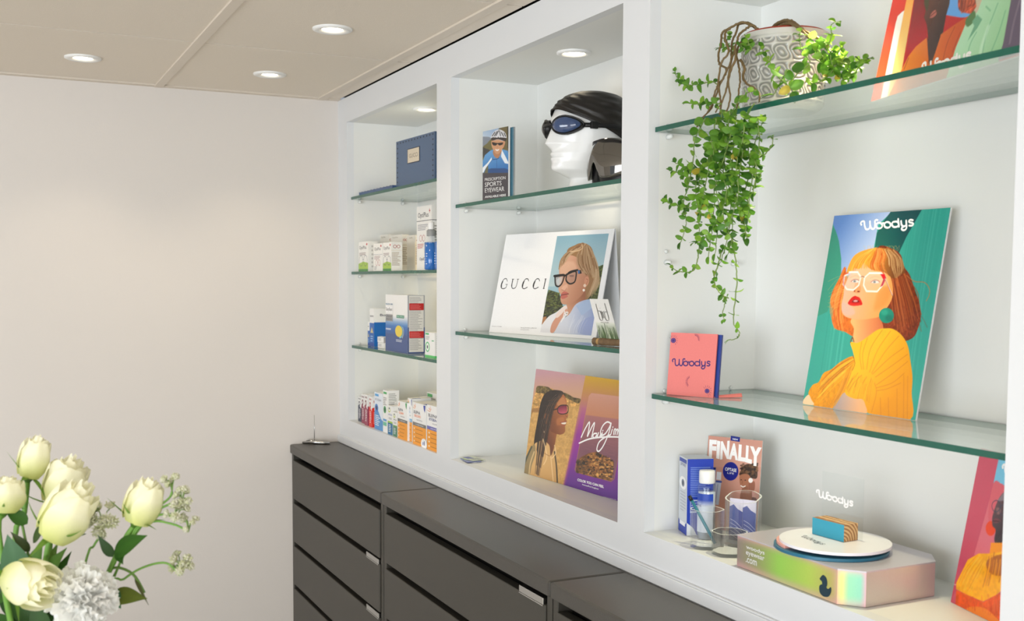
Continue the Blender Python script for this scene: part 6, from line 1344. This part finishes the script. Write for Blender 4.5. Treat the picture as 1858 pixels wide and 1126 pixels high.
for pts, y_ in ((K2([(520, 680), (480, 655), (420, 665), (340, 680), (260, 690), (200, 670), (150, 620), (125, 560)]), -0.012), (K2([(560, 860), (480, 858), (380, 860), (280, 860), (250, 845)]), -0.012),
            (K4([(420, 560), (350, 520), (260, 490), (190, 455)]), -0.03), (K4([(330, 600), (270, 575), (190, 545), (135, 530)]), -0.03), (K4([(380, 900), (280, 885), (200, 865), (140, 845), (85, 815)]), -0.025), (K4([(940, 720), (980, 640), (1010, 590), (1032, 530)]), -0.02),
            (K4([(980, 420), (1060, 370), (1110, 320), (1135, 260), (1138, 195)]), -0.02), (K4([(900, 620), (940, 540), (975, 400), (960, 300), (990, 180), (1050, 40)]), -0.015), (K4([(880, 740), (895, 830), (895, 870), (885, 940), (850, 1000), (890, 1075)]), -0.02),
            (K2([(700, 400), (640, 330), (600, 280), (640, 225)]), 0.0), (K2([(650, 380), (590, 340), (545, 345)]), 0.0), (K2([(760, 780), (700, 860), (640, 960), (560, 1010)]), -0.02), (K2([(860, 860), (800, 940), (760, 1040), (800, 1100)]), -0.02), (K2([(880, 740), (800, 760), (740, 830), (700, 900)]), -0.01)):
    strand(pts, y_, (0.1, 1.0), size=0.0125, gap=0.012)
for pts, y_, sz, gp in (([(730, 520), (650, 400), (620, 300), (630, 215)], 0.028, 0.016, 0.012), ([(440, 720), (360, 590), (300, 490), (250, 410), (240, 370)], 0.02, 0.014, 0.010), ([(720, 540), (620, 620), (560, 690), (520, 720)], 0.028, 0.024, 0.02), ([(500, 600), (440, 700), (390, 800), (360, 860)], 0.018, 0.025, 0.02),
                    ([(440, 700), (500, 760), (560, 820)], 0.018, 0.022, 0.018), ([(840, 350), (900, 350), (950, 250), (945, 150), (1010, 110)], 0.045, 0.014, 0.012), ([(900, 370), (980, 430), (1050, 380), (1070, 350)], 0.045, 0.015, 0.009), ([(940, 450), (960, 560), (1010, 650), (1080, 700)], 0.04, 0.015, 0.008),
                    ([(800, 500), (900, 540), (1050, 540), (1150, 540), (1250, 500), (1320, 490)], 0.045, 0.015, 0.008), ([(1080, 600), (1180, 640), (1240, 560), (1290, 520)], 0.05, 0.014, 0.008), ([(690, 680), (760, 740), (880, 700), (950, 620), (1000, 560)], 0.035, 0.016, 0.009), ([(780, 330), (830, 430), (880, 480), (930, 560)], 0.04, 0.015, 0.009),
                    ([(980, 380), (1020, 450), (1080, 520), (1130, 620), (1170, 680)], 0.05, 0.015, 0.008), ([(700, 240), (780, 330), (860, 330), (900, 290)], 0.05, 0.015, 0.011), ([(60, 240), (100, 320), (130, 390), (90, 400)], 0.02, 0.013, 0.011), ([(0, 330), (60, 380), (110, 330)], 0.02, 0.012, 0.010)):
    strand(K3(pts), y_, (0.15, 1.0), size=sz, gap=gp, yb=y_)

# ------------------------------------------------------------------ bouquet in the foreground
DF = 1.12
def F3(px, py, d=DF): return far(px, py, d)
deskz = 1.08
vb = F3(70, 1126, 1.16); VXX, VYY = float(vb[0]), float(vb[1])
desk = thing('reception_desk', (VXX-0.1, VYY, 0), 'white reception desk below the frame, carrying the bouquet', 'desk')
MB().box((VXX-0.35, VYY-0.55, deskz-0.03), (VXX+0.20, VYY+0.14, deskz)).build('desk_top', M['white_pl'], desk, bevel=0.003, loc=(VXX-0.1, VYY, deskz))
MB().box((VXX-0.33, VYY-0.53, 0.0), (VXX+0.18, VYY+0.12, deskz-0.0305)).build('desk_body', M['paint'], desk, bevel=0.003, loc=(VXX-0.1, VYY, 0))
vase = thing('flower_vase', (VXX, VYY, deskz), 'clear glass vase holding the bouquet on the desk', 'vase')
MB().lathe([(0.001, deskz+0.004), (0.045, deskz+0.001), (0.05, deskz+0.02), (0.042, deskz+0.10), (0.048, deskz+0.20), (0.046, deskz+0.20), (0.040, deskz+0.10), (0.047, deskz+0.022), (0.001, deskz+0.010)], VXX, VYY, 48).build('glass_body', M['clear'], vase, loc=(VXX, VYY, deskz))
neck = np.array([VXX, VYY, deskz+0.19])
def frame(d):
    d = nrm(d); a_ = nrm(np.cross(d, [0.3, 0.9, 0.1])); return a_, np.cross(d, a_), d
FR = random.Random(8)
CREAM = lambda u, v: lin(lerp((228, 232, 150), (255, 253, 228), min(1, v*1.5)))
def stem_to(P, mid, mb, r=0.0028, col=(104, 150, 60)):
    k = FR.uniform(-0.014, 0.014), FR.uniform(-0.014, 0.014)
    bot = np.array([neck[0]+k[0]*0.8, neck[1]+k[1]*0.8, deskz+0.03])
    pts = smooth_poly([P]+mid+[neck+np.array([k[0], k[1], 0]), bot], False, 5); mb.tube(pts, r, lin(col), n=8)
def rose(base, tip, R, label, openness=0.5, mid=(), npet=13, stem=True, seed=1, d=DF, tipd=None):
    rr = random.Random(seed); B = F3(*base, d); T = F3(*tip, d if tipd is None else tipd); ax = T-B; H = np.linalg.norm(ax); a_, b_, c_ = frame(ax)
    t = thing('rose', tuple(B), label, 'rose', 'cream roses in the bouquet')
    for i in range(npet):
        f = i/(npet-1); ph = i*2.4+rr.uniform(-0.2, 0.2); r0 = R*(0.22+0.78*f); Hi = H*(1.0-0.12*f+rr.uniform(-0.04, 0.04)); al = 1.25-0.25*f; fl = openness*f*R*rr.uniform(0.6, 1.3); tilt_ = rr.uniform(-0.05, 0.05)
        def fn(u, v, ph=ph, r0=r0, Hi=Hi, al=al, fl=fl):
            uu = 2*u-1; wv_ = math.sin(math.pi*min(1, 0.20+0.62*v))**0.8; an = ph+uu*al*(0.35+0.65*math.sin(math.pi*min(0.75, 0.15+v*0.75)))
            q = r0*(0.15+0.95*wv_)+fl*max(0, v-0.55)**1.4*1.6+0.0006*math.sin(uu*7+v*4)*v
            h = Hi*(v*(1-0.16*uu*uu*v)-0.10*max(0, v-0.88)/0.12*(1 if f > 0.55 else 0)*openness)+0.0009*math.sin(uu*9+ph)*v*v
            return B+a_*math.cos(an)*q+b_*math.sin(an)*q+c_*h
        m = MB(); m.grid(fn, 12, 12, CREAM); m.build('petal', M['petal'], t, loc=tuple(B))
    m = MB(); m.tube([B-c_*0.006, B-c_*0.001, B+c_*0.004], [0.003, 0.0055, 0.008], lin((96, 140, 52)), n=12)
    for k in range(5):
        an = k*1.257+rr.random(); rd = a_*math.cos(an)+b_*math.sin(an)
        leaf(m, B+rd*0.004, rd*0.9+c_*rr.uniform(-0.2, 0.9), c_, H*rr.uniform(0.5, 0.75), 0.007, lin((112, 152, 60)), droop=rr.uniform(-0.4, 0.3), tip=2)
    m.build('sepals', M['leaf'], t, loc=tuple(B))
    m = MB(); stem_to(B-c_*0.004, [F3(*q, d) for q in mid], m); m.build('stem', M['stem'], t, loc=tuple(B))
    return t, B, c_
rose((52, 864), (72, 788), 0.0155, 'cream rose at the top left of the bouquet', 0.4, [(44, 930), (30, 1010)], seed=3, d=1.16)
rose((104, 916), (136, 826), 0.0215, 'wide open cream rose behind the large drooping one', 0.7, [(90, 1000)], seed=5, d=1.16)
rose((94, 972), (158, 872), 0.0235, 'largest cream rose, centre of the bouquet, opening to the right', 0.35, [(84, 1010), (80, 1060)], seed=9, d=1.09)
t_, B_r, c_r = rose((246, 946), (276, 866), 0.0185, 'single cream rose standing apart on the right of the bouquet', 0.3, [(222, 985), (196, 1040), (168, 1090)], seed=12, d=1.12)
rose((6, 926), (14, 862), 0.0195, 'cream rose cut by the left edge of the photo', 0.4, [(2, 1000)], seed=15, d=1.12)
rose((28, 1046), (96, 1068), 0.0235, 'low cream rose lying sideways beside the white carnation', 0.45, [(10, 1080)], seed=19, d=1.06, tipd=1.03)
# white carnation
cB = F3(150, 1085, 1.07); ax = nrm(np.array([0.5, -0.15, 0.55])); a_, b_, c_ = frame(ax)
ct = thing('carnation', tuple(cB), 'ruffled white carnation at the bottom of the bouquet', 'carnation')
m = MB()
for i in range(110):
    ph = i*2.39996; ct_ = 1-1.45*(i+0.5)/110; st_ = math.sqrt(max(0, 1-ct_*ct_)); d_ = nrm(a_*math.cos(ph)*st_+b_*math.sin(ph)*st_+c_*ct_)
    s_ = nrm(np.cross(d_, [FR.uniform(-1, 1), FR.uniform(-1, 1), FR.uniform(-1, 1)])); n_ = np.cross(s_, d_); L = FR.uniform(0.024, 0.036); w_ = FR.uniform(0.010, 0.015); p0 = FR.uniform(0, 6)
    def fn(u, v, d_=d_, s_=s_, n_=n_, L=L, w_=w_, p0=p0):
        uu = 2*u-1; rf = 0.0030*math.sin(uu*9+p0)*v*v; return cB+d_*L*(v-0.12*uu*uu*v+0.03*math.sin(uu*17+p0)*v)+s_*uu*w_*v+n_*(rf+0.004*v*v*math.sin(p0))
    m.grid(fn, 12, 5, lambda u, v: lin((255, 255, 252)))
m.tube([cB-c_*0.016, cB-c_*0.010, cB, cB+c_*0.010, cB+c_*0.018], [0.008, 0.017, 0.021, 0.018, 0.006], lin((255, 255, 250)), n=20)
m.build('petals', M['petal'], ct, loc=tuple(cB))
m = MB(); m.tube([cB-c_*0.002, cB-c_*0.016, cB-c_*0.030], [0.010, 0.008, 0.004], lin((110, 150, 80)), n=12); stem_to(cB-c_*0.03, [], m); m.build('stem', M['stem'], ct, loc=tuple(cB))
# small starry flower heads
def astrantia(c, r, label, mid, n=5, d=1.12, seed=1, attach=None):
    rr = random.Random(seed); C_ = F3(*c, d); t = thing('starry_flower', tuple(C_), label, 'flower', 'small starry greenish white flower heads')
    m = MB(); s2 = MB()
    for k in range(n):
        o = np.array([rr.uniform(-1, 1) for _ in range(3)]); o = nrm(o)*r*rr.uniform(0.3, 0.75); P = C_+o; dd = nrm(o+np.array([0.3, -0.3, 0.5])*r); a1, b1, c1 = frame(dd); rf = r*rr.uniform(0.48, 0.62)
        for j in range(12):
            an = j*math.pi/6; rd = a1*math.cos(an)+b1*math.sin(an); leaf(m, P, rd+c1*0.55, c1, rf, rf*0.46, lin(rr.choice([(232, 234, 200), (214, 220, 176), (244, 242, 222)])), droop=-0.1, tip=2)
        for j in range(44):
            an = rr.uniform(0, 6.28); q = rr.uniform(0, 0.6); e_ = P+(a1*math.cos(an)+b1*math.sin(an))*rf*q+c1*rf*rr.uniform(0.5, 0.95); m.tube([P, e_], [0.0003, 0.0009], lin(rr.choice([(240, 238, 220), (226, 228, 190)])), n=4)
        s2.tube(smooth_poly([P, (P+C_)/2, C_-np.array([0, 0, r*0.9])], False, 3), 0.0006, lin((120, 150, 80)), n=5)
    m.build('florets', M['petal'], t, loc=tuple(C_)); stem_to(C_-np.array([0, 0, r*0.9]), [F3(*q, d) for q in mid], s2, r=0.0012); s2.build('stem', M['stem'], t, loc=tuple(C_)); return t
astrantia((186, 940), 0.018, 'starry flower head between the large rose and the right rose', [(170, 990), (150, 1040)], 10, seed=2)
astrantia((312, 874), 0.011, 'starry flower head at the upper right tip of the bouquet', [(305, 905), (268, 935), (220, 1000), (190, 1060)], 7, seed=3)
astrantia((330, 898), 0.011, 'starry flower head just under the upper right tip one', [(306, 915), (268, 940), (222, 1005), (188, 1062)], 7, seed=4)
astrantia((318, 926), 0.013, 'starry flower head right of the single rose', [(300, 932), (262, 950), (222, 1010)], 8, seed=5)
astrantia((342, 948), 0.010, 'starry flower head furthest right, above the low one', [(312, 950), (268, 950), (222, 1012)], 6, seed=6)
astrantia((327, 1022), 0.0135, 'lone starry flower head on a long arching stem at the lower right', [(302, 1021), (262, 1028), (225, 1050), (190, 1085)], 9, seed=7)
# foliage sprigs
def sprig(pts, leaves, label, d=1.11, col=(66, 110, 44)):
    P = smooth_poly([F3(*q, d) for q in pts], False, 5); t = thing('leaf_sprig', tuple(P[0]), label, 'foliage')
    m = MB(); m.tube(P, 0.0014, lin((96, 130, 56)), n=6); stem_to(P[-1], [], m, 0.0014); m.build('stem', M['stem'], t, loc=tuple(P[0]))
    for (a0_, a1_, w_, cc_) in leaves:
        A0, A1 = F3(*a0_, d), F3(*a1_, d-0.01); m = MB(); L = np.linalg.norm(A1-A0); leaf(m, A0, A1-A0, np.array([0.5, -0.4, 0.6]), L, L*w_, lin(cc_), cup=0.12, droop=0.1, tip=2, ns=10); m.build('leaf', M['leaf'], t, loc=tuple(P[0]))
    return t
G1, G2, G3, G4 = (58, 104, 36), (88, 128, 48), (72, 118, 74), (104, 118, 44)
sprig([(196, 1040), (190, 1060), (180, 1100)], [((206, 1004), (262, 968), 0.62, G1), ((205, 1010), (178, 972), 0.42, (48, 80, 36)), ((212, 1000), (222, 1022), 0.6, G1)], 'dark green leaf sprig on the stem of the right rose')
sprig([(262, 1075), (240, 1040), (205, 1030), (180, 1060)], [((200, 1080), (264, 1082), 0.55, G4), ((196, 1070), (218, 1102), 0.8, G3), ((244, 1048), (268, 1096), 0.12, (80, 84, 40))], 'olive green leaf sprig at the lower right of the bouquet', 1.12)
sprig([(40, 950), (50, 1000), (60, 1060)], [((50, 950), (6, 918), 0.55, G1), ((60, 985), (88, 930), 0.35, (70, 96, 44)), ((54, 1000), (20, 965), 0.4, (70, 84, 44)), ((100, 985), (152, 965), 0.35, G1), ((90, 975), (160, 918), 0.25, (74, 116, 60))], 'dark leaf sprig under the top left rose', 1.13)
sprig([(30, 1000), (40, 1050), (50, 1100)], [((40, 1050), (10, 972), 0.7, G3), ((45, 1060), (-20, 1020), 0.6, G3), ((50, 1070), (70, 980), 0.55, G2), ((60, 1080), (112, 992), 0.5, G2), ((20, 1070), (-15, 1100), 0.6, G1)], 'broad grey green leaves at the lower left of the bouquet', 1.12)
sprig([(70, 1040), (70, 1080), (70, 1110)], [((70, 1090), (96, 985), 0.45, (104, 142, 54)), ((60, 1100), (30, 1010), 0.5, G1), ((80, 1100), (120, 1000), 0.4, G1), ((40, 1120), (-10, 1060), 0.5, (44, 78, 32)), ((60, 1130), (130, 1110), 0.5, (40, 70, 30)), ((40, 1130), (100, 1090), 0.5, (50, 84, 36))], 'mid green leaves behind the low sideways rose', 1.14)
sprig([(20, 1090), (30, 1110), (50, 1130)], [((60, 1125), (0, 1075), 0.5, (48, 86, 34)), ((70, 1140), (10, 1110), 0.5, (40, 74, 30)), ((80, 1150), (60, 1085), 0.6, (52, 88, 38)), ((20, 1140), (-30, 1110), 0.6, G1)], 'darkest leaves at the bottom left corner', 1.09)
